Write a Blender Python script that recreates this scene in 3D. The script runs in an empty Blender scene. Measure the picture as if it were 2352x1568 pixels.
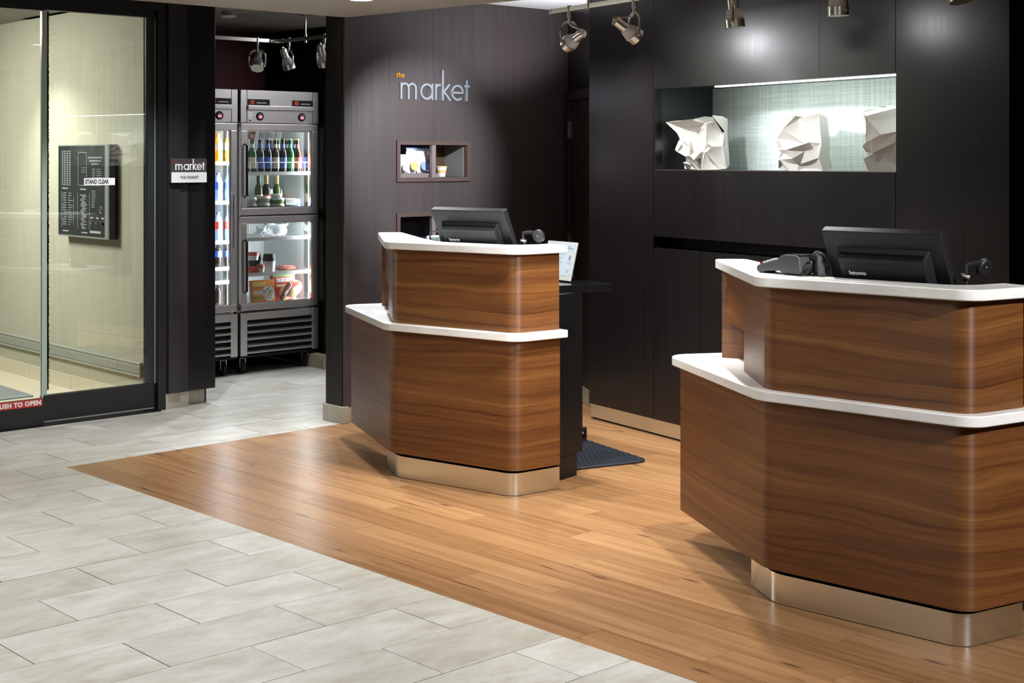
import bpy, bmesh, math, random
from mathutils import Vector, Matrix, Euler

# ------------------------------------------------------------------ scene, camera, light
sc = bpy.context.scene
COL = sc.collection
PI = math.pi
YAW = 0.7347
cam_d = bpy.data.cameras.new('camera')
cam = bpy.data.objects.new('camera', cam_d)
COL.objects.link(cam)
cam.location = (0, 0, 1.6)
cam.rotation_euler = (PI / 2, 0, -YAW)
cam_d.sensor_width = 36
cam_d.lens = 3273.0 / 2352.0 * 36
cam_d.shift_y = -(784 - 365) / 2352.0
cam_d.clip_end = 60
sc.camera = cam
sc.view_settings.view_transform = 'Standard'
sc.view_settings.look = 'None'
sc.view_settings.gamma = 1
sc.view_settings.use_curve_mapping = False
sc.view_settings.exposure = 0.66
try:
    sc.cycles.use_denoising = True
    sc.cycles.max_bounces = 8
    sc.cycles.transparent_max_bounces = 16
    sc.cycles.caustics_reflective = False
    sc.cycles.caustics_refractive = False
    sc.cycles.sample_clamp_indirect = 6
except Exception:
    pass
w = bpy.data.worlds.new('world')
sc.world = w
w.use_nodes = True
w.node_tree.nodes['Background'].inputs[0].default_value = (0.55, 0.62, 0.75, 1)
w.node_tree.nodes['Background'].inputs[1].default_value = 0.09

def area(name, loc, size, power, color=(1, .97, .93), aim=None, size_y=None):
    d = bpy.data.lights.new(name, 'AREA')
    d.energy = power
    d.color = color
    d.size = size
    if size_y:
        d.shape = 'RECTANGLE'
        d.size_y = size_y
    o = bpy.data.objects.new(name, d)
    COL.objects.link(o)
    o.location = loc
    if aim is not None:
        o.rotation_euler = (Vector(aim) - Vector(loc)).to_track_quat('-Z', 'Y').to_euler()
    return o

def spot(name, loc, aim, power, angle=60, blend=.5, color=(1, .97, .93), radius=.03):
    d = bpy.data.lights.new(name, 'SPOT')
    d.energy = power
    d.color = color
    d.spot_size = math.radians(angle)
    d.spot_blend = blend
    d.shadow_soft_size = radius
    o = bpy.data.objects.new(name, d)
    COL.objects.link(o)
    o.location = loc
    o.rotation_euler = (Vector(aim) - Vector(loc)).to_track_quat('-Z', 'Y').to_euler()
    return o

COOL = (.93, .96, 1.0)
NEUT = (1, .975, .94)
# lobby downlights at ceiling height, and added fills marked as such
area('lobby_fill_1', (1.6, 3.2, 2.44), 1.2, 20, NEUT, (1.6, 3.2, 0))  # broad soft fill added over the lobby, has no fitting
area('lobby_fill_2', (3.2, 1.6, 2.44), 1.0, 7, NEUT, (3.4, 2.0, 0))  # second added fill, nearer the desks
spot('lobby_downlight_1', (4.52, 6.21, 2.42), (4.72, 6.02, 0), 108, 84, .8, COOL)
spot('lobby_downlight_2', (2.55, 5.1, 2.42), (2.2, 5.3, 0), 84, 82, .9, COOL)
spot('lobby_downlight_3', (2.3, 2.9, 2.42), (2.0, 3.4, 0), 118, 95, .9, COOL)
spot('lobby_downlight_4', (4.05, 7.3, 2.42), (4.35, 7.95, .6), 85, 90, .9, COOL)
spot('lobby_downlight_5', (4.52, 3.62, 2.42), (4.9, 3.85, 0), 112, 105, .8, NEUT)
spot('lobby_downlight_6', (4.38, 4.15, 2.42), (4.95, 4.7, 0), 120, 88, .8, NEUT)
spot('lobby_downlight_7', (3.4, 1.6, 2.42), (4.45, 4.9, .9), 155, 34, .7, NEUT, .09)
spot('lobby_downlight_8', (3.9, -.1, 2.42), (4.25, 2.6, .9), 340, 46, .7, NEUT, .09)
spot('desk_front_fill', (2.55, 3.7, 2.42), (4.35, 4.15, .95), 42, 62, .7, NEUT, .09)  # added to brighten the desk fronts, no lamp known there
spot('lobby_downlight_10', (4.52, 4.9, 2.42), (5.1, 4.9, 0), 105, 90, .8, NEUT)
spot('left_tile_fill', (2.4, 7.0, 2.42), (2.5, 6.9, 0), 95, 100, .9, NEUT)  # added to brighten the tiles on the left
spot('reception_fill', (5.75, 5.85, 2.61), (5.65, 5.5, 0), 150, 96, .7, NEUT, .05)  # added out of view to brighten the floor behind the desk
spot('ceiling_fill', (6.335, 6.225, 1.95), (6.27, 6.62, 2.62), 24, 118, .6, COOL, .05)   # added without a fitting by the far door, to brighten the white ceiling
# vestibule, market
area('market_fill', (6.3, 8.1, 2.6), .7, 13, COOL, (6.3, 8.1, 0))  # added soft light without a fitting, brightens the fridge fronts
spot('vestibule_downlight', (3.86, 9.8, 2.5), (4.05, 9.3, .3), 60, 100, .8, (1, .98, .91))
area('vestibule_light', (2.7, 9.8, 2.52), .8, 72, (1, .98, .91), (3.6, 9.6, 0))
spot('market_spot_1', (5.45, 8.70, 2.2), (5.2, 8.0, 0), 70, 70, .5, COOL)
spot('market_spot_2', (5.62, 8.60, 2.2), (5.6, 8.3, 0), 22, 60, .5, COOL)

# ------------------------------------------------------------------ materials
def newmat(name):
    m = bpy.data.materials.new(name)
    m.use_nodes = True
    return m, m.node_tree, m.node_tree.nodes['Principled BSDF']

def plain(name, col, rough=.5, metal=0, spec=.5, emit=None, estr=0, coat=0):
    m, nt, b = newmat(name)
    b.inputs['Base Color'].default_value = (*col, 1)
    b.inputs['Roughness'].default_value = rough
    b.inputs['Metallic'].default_value = metal
    b.inputs['Specular IOR Level'].default_value = spec
    b.inputs['Coat Weight'].default_value = coat
    if emit:
        b.inputs['Emission Color'].default_value = (*emit, 1)
        b.inputs['Emission Strength'].default_value = estr
    return m

def node(nt, t, **kw):
    n = nt.nodes.new(t)
    for k, v in kw.items():
        setattr(n, k, v)
    return n

def ramp(nt, fac, stops):
    r = node(nt, 'ShaderNodeValToRGB')
    els = r.color_ramp.elements
    while len(els) < len(stops):
        els.new(.5)
    for e, (p, c) in zip(els, stops):
        e.position = p
        e.color = (*c, 1)
    nt.links.new(fac, r.inputs[0])
    return r.outputs[0]

def mapped(nt, coord, scale, rnd=False, loc=(0, 0, 0)):
    tc = node(nt, 'ShaderNodeTexCoord')
    mp = node(nt, 'ShaderNodeMapping')
    mp.inputs['Scale'].default_value = scale
    mp.inputs['Location'].default_value = loc
    src = tc.outputs[coord]
    if rnd:
        oi = node(nt, 'ShaderNodeObjectInfo')
        ml = node(nt, 'ShaderNodeMath', operation='MULTIPLY')
        ml.inputs[1].default_value = 53.0
        nt.links.new(oi.outputs['Random'], ml.inputs[0])
        va = node(nt, 'ShaderNodeVectorMath', operation='ADD')
        nt.links.new(src, va.inputs[0])
        nt.links.new(ml.outputs[0], va.inputs[1])
        src = va.outputs[0]
    nt.links.new(src, mp.inputs['Vector'])
    return mp.outputs[0]

def noise(nt, vec, scale, detail=4, rough=.55, dist=0):
    n = node(nt, 'ShaderNodeTexNoise')
    n.inputs['Scale'].default_value = scale
    n.inputs['Detail'].default_value = detail
    n.inputs['Roughness'].default_value = rough
    n.inputs['Distortion'].default_value = dist
    nt.links.new(vec, n.inputs['Vector'])
    return n.outputs[0]

def mix(nt, a, b, fac, mode='MIX'):
    m = node(nt, 'ShaderNodeMix', data_type='RGBA', blend_type=mode)
    for s, v in ((6, a), (7, b), (0, fac)):
        if hasattr(v, 'links') or hasattr(v, 'is_linked'):
            nt.links.new(v, m.inputs[s])
        elif isinstance(v, tuple):
            m.inputs[s].default_value = (*v, 1)
        else:
            m.inputs[s].default_value = v
    return m.outputs[2]

def bump(nt, b, h, strength=.1, dist=.01):
    n = node(nt, 'ShaderNodeBump')
    n.inputs['Strength'].default_value = strength
    n.inputs['Distance'].default_value = dist
    nt.links.new(h, n.inputs['Height'])
    nt.links.new(n.outputs[0], b.inputs['Normal'])

def aniso(nt, b, amount):
    tg = node(nt, 'ShaderNodeTangent', direction_type='UV_MAP')
    b.inputs['Anisotropic'].default_value = amount
    b.inputs['Anisotropic Rotation'].default_value = .25
    nt.links.new(tg.outputs[0], b.inputs['Tangent'])

def walnut(name):
    m, nt, b = newmat(name)
    tc = node(nt, 'ShaderNodeTexCoord')
    sep = node(nt, 'ShaderNodeSeparateXYZ')
    nt.links.new(tc.outputs['UV'], sep.inputs[0])
    w1 = noise(nt, mapped(nt, 'UV', (1.0, 2.4, 1), True), 1.0, 2, .45)
    w2 = noise(nt, mapped(nt, 'UV', (3.2, 9, 1), True), 1.0, 2, .5)
    def madd(a, k, c):
        n = node(nt, 'ShaderNodeMath', operation='MULTIPLY_ADD')
        nt.links.new(a, n.inputs[0])
        n.inputs[1].default_value = k
        if isinstance(c, float):
            n.inputs[2].default_value = c
        else:
            nt.links.new(c, n.inputs[2])
        return n.outputs[0]
    v = madd(w2, .020, madd(w1, .15, sep.outputs[1]))
    def vec(ku, kv):
        c = node(nt, 'ShaderNodeCombineXYZ')
        nt.links.new(madd(sep.outputs[0], ku, 0.0), c.inputs[0])
        nt.links.new(madd(v, kv, 0.0), c.inputs[1])
        return c.outputs[0]
    tone = noise(nt, vec(.5, 15), 1.0, 4, .6)
    c = ramp(nt, tone, [(.30, (.085, .031, .0095)), (.46, (.150, .057, .0165)), (.58, (.185, .074, .021)), (.72, (.255, .112, .034))])
    line = noise(nt, vec(.35, 52), 1.0, 3, .55)
    c = mix(nt, c, (.55, .47, .44), ramp(nt, line, [(.52, (0, 0, 0)), (.70, (1, 1, 1))]), 'MULTIPLY')
    fine = noise(nt, vec(6, 330), 1.0, 3, .6)
    c = mix(nt, c, (.60, .55, .50), ramp(nt, fine, [(.46, (0, 0, 0)), (.72, (.8, .8, .8))]), 'MULTIPLY')
    nt.links.new(c, b.inputs['Base Color'])
    b.inputs['Roughness'].default_value = .40
    aniso(nt, b, .75)
    bump(nt, b, fine, .03, .002)
    return m

def veneer(name, dark=(.0042, .0036, .0044), light=(.0078, .0064, .0072), rough=.29):
    m, nt, b = newmat(name)
    g = noise(nt, mapped(nt, 'Object', (60, 60, 1.1), True), 1.0, 5, .65)
    big = noise(nt, mapped(nt, 'Object', (1.2, 1.2, .7)), 1.0, 3, .5)
    c = ramp(nt, g, [(.3, dark), (.72, light)])
    c = mix(nt, c, (1.35, 1.1, 1.0), ramp(nt, big, [(.4, (0, 0, 0)), (.7, (.7, .7, .7))]), 'MULTIPLY')
    nt.links.new(c, b.inputs['Base Color'])
    rr = node(nt, 'ShaderNodeMapRange')
    rr.inputs['To Min'].default_value = rough - .03
    rr.inputs['To Max'].default_value = rough + .04
    nt.links.new(g, rr.inputs[0])
    nt.links.new(rr.outputs[0], b.inputs['Roughness'])
    bump(nt, b, g, .03, .002)
    return m

def tile_mat(name, tint=(1, 1, 1)):
    m, nt, b = newmat(name)
    n1 = noise(nt, mapped(nt, 'Object', (2.2, 5, 3), True), 1.6, 5, .6, .4)
    n2 = noise(nt, mapped(nt, 'Object', (6, 14, 9), True), 3.0, 6, .7)
    t = tint
    c = ramp(nt, n1, [(.28, (.43 * t[0], .40 * t[1], .345 * t[2])), (.5, (.54 * t[0], .525 * t[1], .475 * t[2])), (.7, (.63 * t[0], .625 * t[1], .59 * t[2]))])
    c = mix(nt, c, (.66, .63, .58), ramp(nt, n2, [(.52, (0, 0, 0)), (.8, (.75, .75, .75))]), 'MULTIPLY')
    oi = node(nt, 'ShaderNodeObjectInfo')
    c = mix(nt, c, (.86, .85, .82), oi.outputs['Random'], 'MULTIPLY')
    nt.links.new(c, b.inputs['Base Color'])
    b.inputs['Roughness'].default_value = .36
    b.inputs['Specular IOR Level'].default_value = .4
    bump(nt, b, n2, .04, .003)
    return m

def plank_mat(name):
    m, nt, b = newmat(name)
    g = noise(nt, mapped(nt, 'Object', (26, .9, 1), True), 1.0, 5, .6, .35)
    f = noise(nt, mapped(nt, 'Object', (190, 4, 1), True), 1.0, 4, .65)
    k = node(nt, 'ShaderNodeTexVoronoi')
    nt.links.new(mapped(nt, 'Object', (9, 2.1, 1), True), k.inputs['Vector'])
    k.inputs['Scale'].default_value = 1.0
    c = ramp(nt, g, [(.25, (.215, .106, .044)), (.45, (.335, .180, .079)), (.62, (.395, .219, .102)), (.8, (.455, .266, .131))])
    c = mix(nt, c, (.66, .55, .48), ramp(nt, f, [(.5, (0, 0, 0)), (.78, (.8, .8, .8))]), 'MULTIPLY')
    knot = ramp(nt, k.outputs['Distance'], [(.05, (1, 1, 1)), (.13, (0, 0, 0))])
    c = mix(nt, c, (.13, .062, .03), knot)
    st = noise(nt, mapped(nt, 'Object', (34, 1.6, 1), True), 1.0, 2, .5, 1.2)
    c = mix(nt, c, (.36, .22, .15), ramp(nt, st, [(.68, (0, 0, 0)), (.74, (.8, .8, .8))]), 'MULTIPLY')
    oi = node(nt, 'ShaderNodeObjectInfo')
    c = mix(nt, c, (.80, .76, .72), oi.outputs['Random'], 'MULTIPLY')
    nt.links.new(c, b.inputs['Base Color'])
    b.inputs['Roughness'].default_value = .30
    b.inputs['Specular IOR Level'].default_value = .42
    bump(nt, b, f, .05, .002)
    return m

def quartz(name):
    m, nt, b = newmat(name)
    n = noise(nt, mapped(nt, 'Object', (9, 9, 34)), 2.2, 5, .7, .3)
    n2 = noise(nt, mapped(nt, 'Object', (3, 3, 8)), 2.0, 3, .5)
    c = ramp(nt, n, [(.27, (.50, .48, .47)), (.36, (.84, .84, .835)), (.6, (.89, .89, .89))])
    c = mix(nt, c, (.9, .9, .9), ramp(nt, n2, [(.4, (0, 0, 0)), (.7, (1, 1, 1))]), 'MULTIPLY')
    nt.links.new(c, b.inputs['Base Color'])
    b.inputs['Roughness'].default_value = .28
    return m

def brushed(name, col=(.60, .585, .56), rough=.26, an=.5, uv=False):
    m, nt, b = newmat(name)
    n = noise(nt, mapped(nt, 'Object', (2, 2, 300)), 1.0, 3, .6)
    b.inputs['Base Color'].default_value = (*col, 1)
    b.inputs['Metallic'].default_value = 1
    if uv:
        aniso(nt, b, .8)
    else:
        b.inputs['Anisotropic'].default_value = 0
    rr = node(nt, 'ShaderNodeMapRange')
    rr.inputs['To Min'].default_value = rough - .03
    rr.inputs['To Max'].default_value = rough + .05
    nt.links.new(n, rr.inputs[0])
    nt.links.new(rr.outputs[0], b.inputs['Roughness'])
    return m

def weave(name, c0, c1, sx, sz, rough=.8):
    m, nt, b = newmat(name)
    h = noise(nt, mapped(nt, 'Object', (2.5, 2.5, sz)), 1.0, 4, .7)
    v = noise(nt, mapped(nt, 'Object', (sx, sx, 1.5)), 1.0, 4, .7)
    ad = node(nt, 'ShaderNodeMath', operation='ADD')
    nt.links.new(h, ad.inputs[0])
    nt.links.new(v, ad.inputs[1])
    c = ramp(nt, ad.outputs[0], [(.0, c0), (1.0, c1)])
    r = nt.nodes[-1]
    mr = node(nt, 'ShaderNodeMapRange')
    mr.inputs['From Min'].default_value = .7
    mr.inputs['From Max'].default_value = 1.3
    nt.links.new(ad.outputs[0], mr.inputs[0])
    nt.links.new(mr.outputs[0], r.inputs[0]) if r.type == 'VALTORGB' else None
    nt.links.new(c, b.inputs['Base Color'])
    b.inputs['Roughness'].default_value = rough
    b.inputs['Specular IOR Level'].default_value = .2
    return m

def thin_glass(name, tint=(.93, .965, .94), rough=0.0, ior=1.5):
    m = bpy.data.materials.new(name)
    m.use_nodes = True
    nt = m.node_tree
    nt.nodes.remove(nt.nodes['Principled BSDF'])
    out = nt.nodes['Material Output']
    tr = node(nt, 'ShaderNodeBsdfTransparent')
    tr.inputs[0].default_value = (*tint, 1)
    gl = node(nt, 'ShaderNodeBsdfGlossy')
    gl.inputs['Roughness'].default_value = rough
    fr = node(nt, 'ShaderNodeFresnel')
    fr.inputs[0].default_value = ior
    mx = node(nt, 'ShaderNodeMixShader')
    nt.links.new(fr.outputs[0], mx.inputs[0])
    nt.links.new(tr.outputs[0], mx.inputs[1])
    nt.links.new(gl.outputs[0], mx.inputs[2])
    nt.links.new(mx.outputs[0], out.inputs[0])
    return m

M = {}
M['walnut'] = walnut('walnut')
M['veneer'] = veneer('espresso_veneer')
M['veneer_market'] = veneer('espresso_market', (.050, .043, .046), (.072, .063, .066), .46)
M['veneer_post'] = veneer('espresso_post', (.008, .006, .0045), (.016, .012, .0085), .5)
M['veneer_stub'] = veneer('espresso_stub', (.017, .0155, .019), (.029, .026, .031), .38)
M['tile'] = tile_mat('floor_tile')
M['tile_warm'] = tile_mat('base_tile', (.80, .76, .66))
M['plank'] = plank_mat('pine_plank')
M['quartz'] = quartz('white_quartz')
M['steel'] = brushed('brushed_steel', (.66, .65, .65), .32)
M['steel_base'] = brushed('kick_steel', (.80, .86, .90), .22, .6, True)
M['nickel'] = brushed('satin_nickel', (.62, .60, .56), .28, .2)
M['chrome'] = plain('chrome', (.75, .75, .75), .12, 1)
M['black'] = plain('black_laminate', (.005, .005, .0055), .4, 0, .3)
M['black_gloss'] = plain('black_gloss', (.005, .005, .006), .12)
M['black_plastic'] = plain('black_plastic', (.010, .011, .014), .5, 0, .4)
M['grey_plastic'] = plain('grey_plastic', (.055, .06, .068), .45)
M['dark_metal'] = plain('dark_frame', (.011, .011, .013), .4)
M['stile'] = plain('stile_grey', (.05, .06, .06), .35, .6)
M['white'] = plain('white_paint', (.72, .72, .72), .6)
M['fridge_white'] = plain('fridge_liner', (.62, .66, .66), .4)
M['soffit'] = plain('soffit_paint', (.46, .43, .37), .7, 0, .2)
M['ceil_white'] = plain('ceiling_white', (.82, .82, .85), .8, 0, .2)
M['ceil_market'] = plain('market_ceiling', (.30, .285, .26), .8, 0, .2)
M['lobby_wall'] = plain('lobby_wall', (.26, .235, .20), .8, 0, .2)
M['red_wall'] = plain('red_wall', (.085, .008, .006), .6)
M['glass'] = thin_glass('door_glass', ior=1.72)
M['glass_edge'] = plain('glass_edge', (.48, .58, .50), .2)
M['fridge_glass'] = thin_glass('fridge_glass', (.97, .985, .98), .0, 1.35)
M['brush'] = plain('brush_pile', (.01, .01, .01), .9)
M['grout'] = plain('grout', (.075, .068, .055), .9)
M['subfloor'] = plain('wood_gap', (.52, .42, .32), .7)
M['vest_wall'] = weave('vestibule_fabric', (.42, .395, .305), (.52, .495, .40), 40, 220)
M['vest_tile'] = plain('vestibule_tile', (.62, .56, .43), .5)
M['niche_cloth'] = weave('niche_cloth', (.43, .52, .475), (.76, .81, .785), 55, 110, .7)
M['niche_side'] = plain('niche_side', (.03, .04, .04), .4)
M['ceramic'] = plain('white_ceramic', (.62, .595, .55), .35)
M['led'] = plain('led_diffuser', (.9, .95, .9), .5, emit=(.92, 1.0, .94), estr=4)
M['led_cool'] = plain('fridge_led', (.9, .9, .9), .5, emit=(.92, .97, 1.0), estr=5)
M['lens'] = plain('lamp_lens', (.9, .9, .9), .3, emit=(.95, .97, 1.0), estr=6)
M['lamp_white'] = plain('heat_sink_white', (.72, .72, .76), .5)
M['rubber'] = plain('rubber', (.012, .012, .013), .8)
M['mat_black'] = plain('mat_navy', (.013, .017, .026), .5)
M['carpet'] = plain('carpet_grey', (.20, .22, .24), .95)
M['orange'] = plain('orange_letter', (.85, .36, .03), .4)
M['red'] = plain('red', (.50, .035, .025), .4)
M['ink'] = plain('ink', (.02, .02, .02), .6)
M['paper'] = plain('paper_white', (.80, .80, .80), .6)
M['sign_plate'] = plain('sign_plate', (.055, .045, .045), .45)
M['screen'] = plain('tablet_screen', (.04, .04, .05), .3, emit=(.70, .84, .92), estr=.42)
M['screen_text'] = plain('tablet_text', (.04, .04, .06), .4, emit=(.40, .55, .85), estr=.28)
M['silver'] = plain('silver_paint', (.40, .42, .42), .4, .5)
M['letter'] = plain('letter_metal', (.42, .46, .52), .35, .5)
M['panel_face'] = plain('panel_face', (.022, .027, .030), .4)
M['print'] = plain('pale_print', (.42, .44, .44), .6)
M['shelf_wire'] = plain('white_wire', (.80, .80, .80), .4)

# ------------------------------------------------------------------ helpers
def tag(o, label=None, cat=None, group=None, kind=None):
    for k, v in (('label', label), ('category', cat), ('group', group), ('kind', kind)):
        if v:
            o[k] = v
    return o

def thing(name, label, cat, loc=(0, 0, 0), rotz=0, group=None):
    o = bpy.data.objects.new(name, None)
    COL.objects.link(o)
    o.empty_display_size = .1
    o.location = loc
    o.rotation_euler = (0, 0, rotz)
    return tag(o, label, cat, group)

def link_mesh(name, me, mat, parent=None):
    o = bpy.data.objects.new(name, me)
    COL.objects.link(o)
    if mat is not None and not me.materials:
        me.materials.append(M[mat] if isinstance(mat, str) else mat)
    if parent is not None:
        o.parent = parent
    return o

def from_bm(name, bm, mat, parent=None, smooth=None, bevel=0, seg=2):
    bmesh.ops.recalc_face_normals(bm, faces=bm.faces)
    me = bpy.data.meshes.new(name)
    bm.to_mesh(me)
    bm.free()
    if smooth is not None:
        for p in me.polygons:
            p.use_smooth = True
        me.set_sharp_from_angle(angle=math.radians(smooth))
    o = link_mesh(name, me, mat, parent)
    if bevel:
        md = o.modifiers.new('Bevel', 'BEVEL')
        md.width = bevel
        md.segments = seg
        md.limit_method = 'ANGLE'
        md.angle_limit = math.radians(40)
    return o

def bm_box(bm, x0, x1, y0, y1, z0, z1, mtx=None):
    vs = [bm.verts.new((x, y, z)) for z in (z0, z1) for x, y in ((x0, y0), (x1, y0), (x1, y1), (x0, y1))]
    if mtx is not None:
        for v in vs:
            v.co = mtx @ v.co
    for f in ((3, 2, 1, 0), (4, 5, 6, 7), (0, 1, 5, 4), (1, 2, 6, 5), (2, 3, 7, 6), (3, 0, 4, 7)):
        bm.faces.new([vs[i] for i in f])
    return vs

def box(name, x0, x1, y0, y1, z0, z1, mat, parent=None, bevel=0, mtx=None):
    bm = bmesh.new()
    bm_box(bm, x0, x1, y0, y1, z0, z1, mtx)
    return from_bm(name, bm, mat, parent, bevel=bevel)

def bm_prism(bm, pts, z0, z1):
    lo = [bm.verts.new((p[0], p[1], z0)) for p in pts]
    hi = [bm.verts.new((p[0], p[1], z1)) for p in pts]
    n = len(pts)
    bm.faces.new(lo[::-1])
    bm.faces.new(hi)
    for i in range(n):
        j = (i + 1) % n
        bm.faces.new((lo[i], lo[j], hi[j], hi[i]))

def prism(name, pts, z0, z1, mat, parent=None, bevel=0, smooth=None):
    bm = bmesh.new()
    bm_prism(bm, pts, z0, z1)
    return from_bm(name, bm, mat, parent, bevel=bevel, smooth=smooth)

def bm_lathe(bm, prof, seg=16, mtx=None, cap=True):
    rings = []
    for r, z in prof:
        ring = []
        for i in range(seg):
            a = 2 * PI * i / seg
            v = Vector((max(r, 1e-4) * math.cos(a), max(r, 1e-4) * math.sin(a), z))
            ring.append(bm.verts.new(mtx @ v if mtx is not None else v))
        rings.append(ring)
    for a, b in zip(rings, rings[1:]):
        for i in range(seg):
            j = (i + 1) % seg
            bm.faces.new((a[i], a[j], b[j], b[i]))
    if cap:
        bm.faces.new(rings[0][::-1])
        bm.faces.new(rings[-1])

def lathe(name, prof, mat, parent=None, seg=16, mtx=None, smooth=35):
    bm = bmesh.new()
    bm_lathe(bm, prof, seg, mtx)
    return from_bm(name, bm, mat, parent, smooth=smooth)

def bm_tube(bm, pts, r, seg=8, flat=None):
    pts = [Vector(p) for p in pts]
    rings = []
    up = Vector((0, 0, 1))
    for i, p in enumerate(pts):
        t = (pts[min(i + 1, len(pts) - 1)] - pts[max(i - 1, 0)]).normalized()
        ref = up if abs(t.dot(up)) < .95 else Vector((1, 0, 0))
        if flat is not None:
            ref = Vector(flat)
        u = t.cross(ref).normalized()
        v = u.cross(t).normalized()
        ru, rv = (r, r) if not isinstance(r, tuple) else r
        rings.append([bm.verts.new(p + u * ru * math.cos(2 * PI * k / seg) + v * rv * math.sin(2 * PI * k / seg)) for k in range(seg)])
    for a, b in zip(rings, rings[1:]):
        for i in range(seg):
            j = (i + 1) % seg
            bm.faces.new((a[i], a[j], b[j], b[i]))
    bm.faces.new(rings[0][::-1])
    bm.faces.new(rings[-1])

def tube(name, pts, r, mat, parent=None, seg=8, smooth=50, flat=None):
    bm = bmesh.new()
    bm_tube(bm, pts, r, seg, flat)
    return from_bm(name, bm, mat, parent, smooth=smooth)

def bez(p0, p1, p2, p3, n=10):
    out = []
    for i in range(n + 1):
        t = i / n
        out.append(Vector(p0) * (1 - t) ** 3 + Vector(p1) * 3 * t * (1 - t) ** 2 + Vector(p2) * 3 * t * t * (1 - t) + Vector(p3) * t ** 3)
    return out

def fillet(pts, radii, closed=False, n=7):
    out = []
    m = len(pts)
    for i, p in enumerate(pts):
        r = radii[i]
        if r <= 0 or (not closed and i in (0, m - 1)):
            out.append(Vector((p[0], p[1])))
            continue
        P = Vector((p[0], p[1]))
        A = Vector(pts[i - 1][:2]) - P
        B = Vector(pts[(i + 1) % m][:2]) - P
        a, b = A.normalized(), B.normalized()
        ang = a.angle(b)
        d = min(r / math.tan(ang / 2), A.length * .49, B.length * .49)
        rr = d * math.tan(ang / 2)
        bis = (a + b).normalized()
        c = P + bis * (rr / math.sin(ang / 2))
        s, e = P + a * d, P + b * d
        a0 = math.atan2(s.y - c.y, s.x - c.x)
        a1 = math.atan2(e.y - c.y, e.x - c.x)
        da = (a1 - a0 + PI) % (2 * PI) - PI
        for k in range(n + 1):
            t = a0 + da * k / n
            out.append(Vector((c.x + rr * math.cos(t), c.y + rr * math.sin(t))))
    return out

def strip_panel(name, path, z0, z1, thick, mat, parent, smooth=30, notch=None):
    """A bent panel along a plan path; UV in metres along the path and up; thickness on the side to the right of travel."""
    n = len(path)
    nor = []
    for i in range(n):
        t = (path[min(i + 1, n - 1)] - path[max(i - 1, 0)]).normalized()
        nor.append(Vector((t.y, -t.x)))
    L = [0.0]
    for a, b in zip(path, path[1:]):
        L.append(L[-1] + (b - a).length)
    bm = bmesh.new()
    uvl = bm.loops.layers.uv.new('UVMap')
    base = [notch[1] if notch and L[i] >= notch[0] - 1e-5 else z0 for i in range(n)]
    def col(i, zb):
        p, q = path[i], path[i] + nor[i] * thick
        return [bm.verts.new((p.x, p.y, zb)), bm.verts.new((p.x, p.y, z1)), bm.verts.new((q.x, q.y, zb)), bm.verts.new((q.x, q.y, z1))]
    def quad(vs, uvs):
        f = bm.faces.new(vs)
        for lp, uv in zip(f.loops, uvs):
            lp[uvl].uv = uv
    prev = None
    first = last = None
    for i in range(n - 1):
        zb = base[i] if base[i] == base[i + 1] else min(base[i], base[i + 1])
        if notch and L[i] >= notch[0] - 1e-5:
            zb = notch[1]
        if prev is not None and prev[1] == zb:
            a = prev[0]
        else:
            a = col(i, zb)
            if prev is not None:
                p = prev[0]
                quad([p[0], p[1], p[3], p[2]], [(0, 0)] * 4)
            quad([a[0], a[1], a[3], a[2]], [(0, 0)] * 4) if prev is None else None
        b = col(i + 1, zb)
        u0, u1 = L[i], L[i + 1]
        quad([a[0], b[0], b[1], a[1]], [(u0, zb), (u1, zb), (u1, z1), (u0, z1)])
        quad([a[2], a[3], b[3], b[2]], [(u0, zb), (u0, z1), (u1, z1), (u1, zb)])
        quad([a[1], b[1], b[3], a[3]], [(u0, z1)] * 4)
        quad([a[0], a[2], b[2], b[0]], [(u0, zb)] * 4)
        prev = (b, zb)
    b = prev[0]
    quad([b[0], b[2], b[3], b[1]], [(0, 0)] * 4)
    return from_bm(name, bm, mat, parent, smooth=smooth)

def text(name, body, size, mat, parent, mtx, depth=.0006, align='LEFT', bold=0, sx=1.0, space=1.0):
    cu = bpy.data.curves.new(name, 'FONT')
    cu.body = body
    cu.size = size
    cu.extrude = depth
    cu.offset = bold
    cu.align_x = align
    cu.space_character = space
    cu.resolution_u = 3
    o = bpy.data.objects.new(name, cu)
    me = bpy.data.meshes.new_from_object(o)
    bpy.data.objects.remove(o)
    me.transform(mtx @ Matrix.Diagonal((sx, 1, 1, 1)))
    return link_mesh(name, me, mat, parent)

def frame_mtx(o, xdir, ydir):
    """Matrix taking local text axes (x right, y up) to the given directions at o."""
    x, y = Vector(xdir).normalized(), Vector(ydir).normalized()
    z = x.cross(y)
    m = Matrix((x, y, z)).transposed().to_4x4()
    m.translation = Vector(o)
    return m

def arc(cx, cy, rx, ry, a0, a1, n=14):
    return [(cx + rx * math.cos(math.radians(a0 + (a1 - a0) * i / n)), cy + ry * math.sin(math.radians(a0 + (a1 - a0) * i / n))) for i in range(n + 1)]

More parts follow.
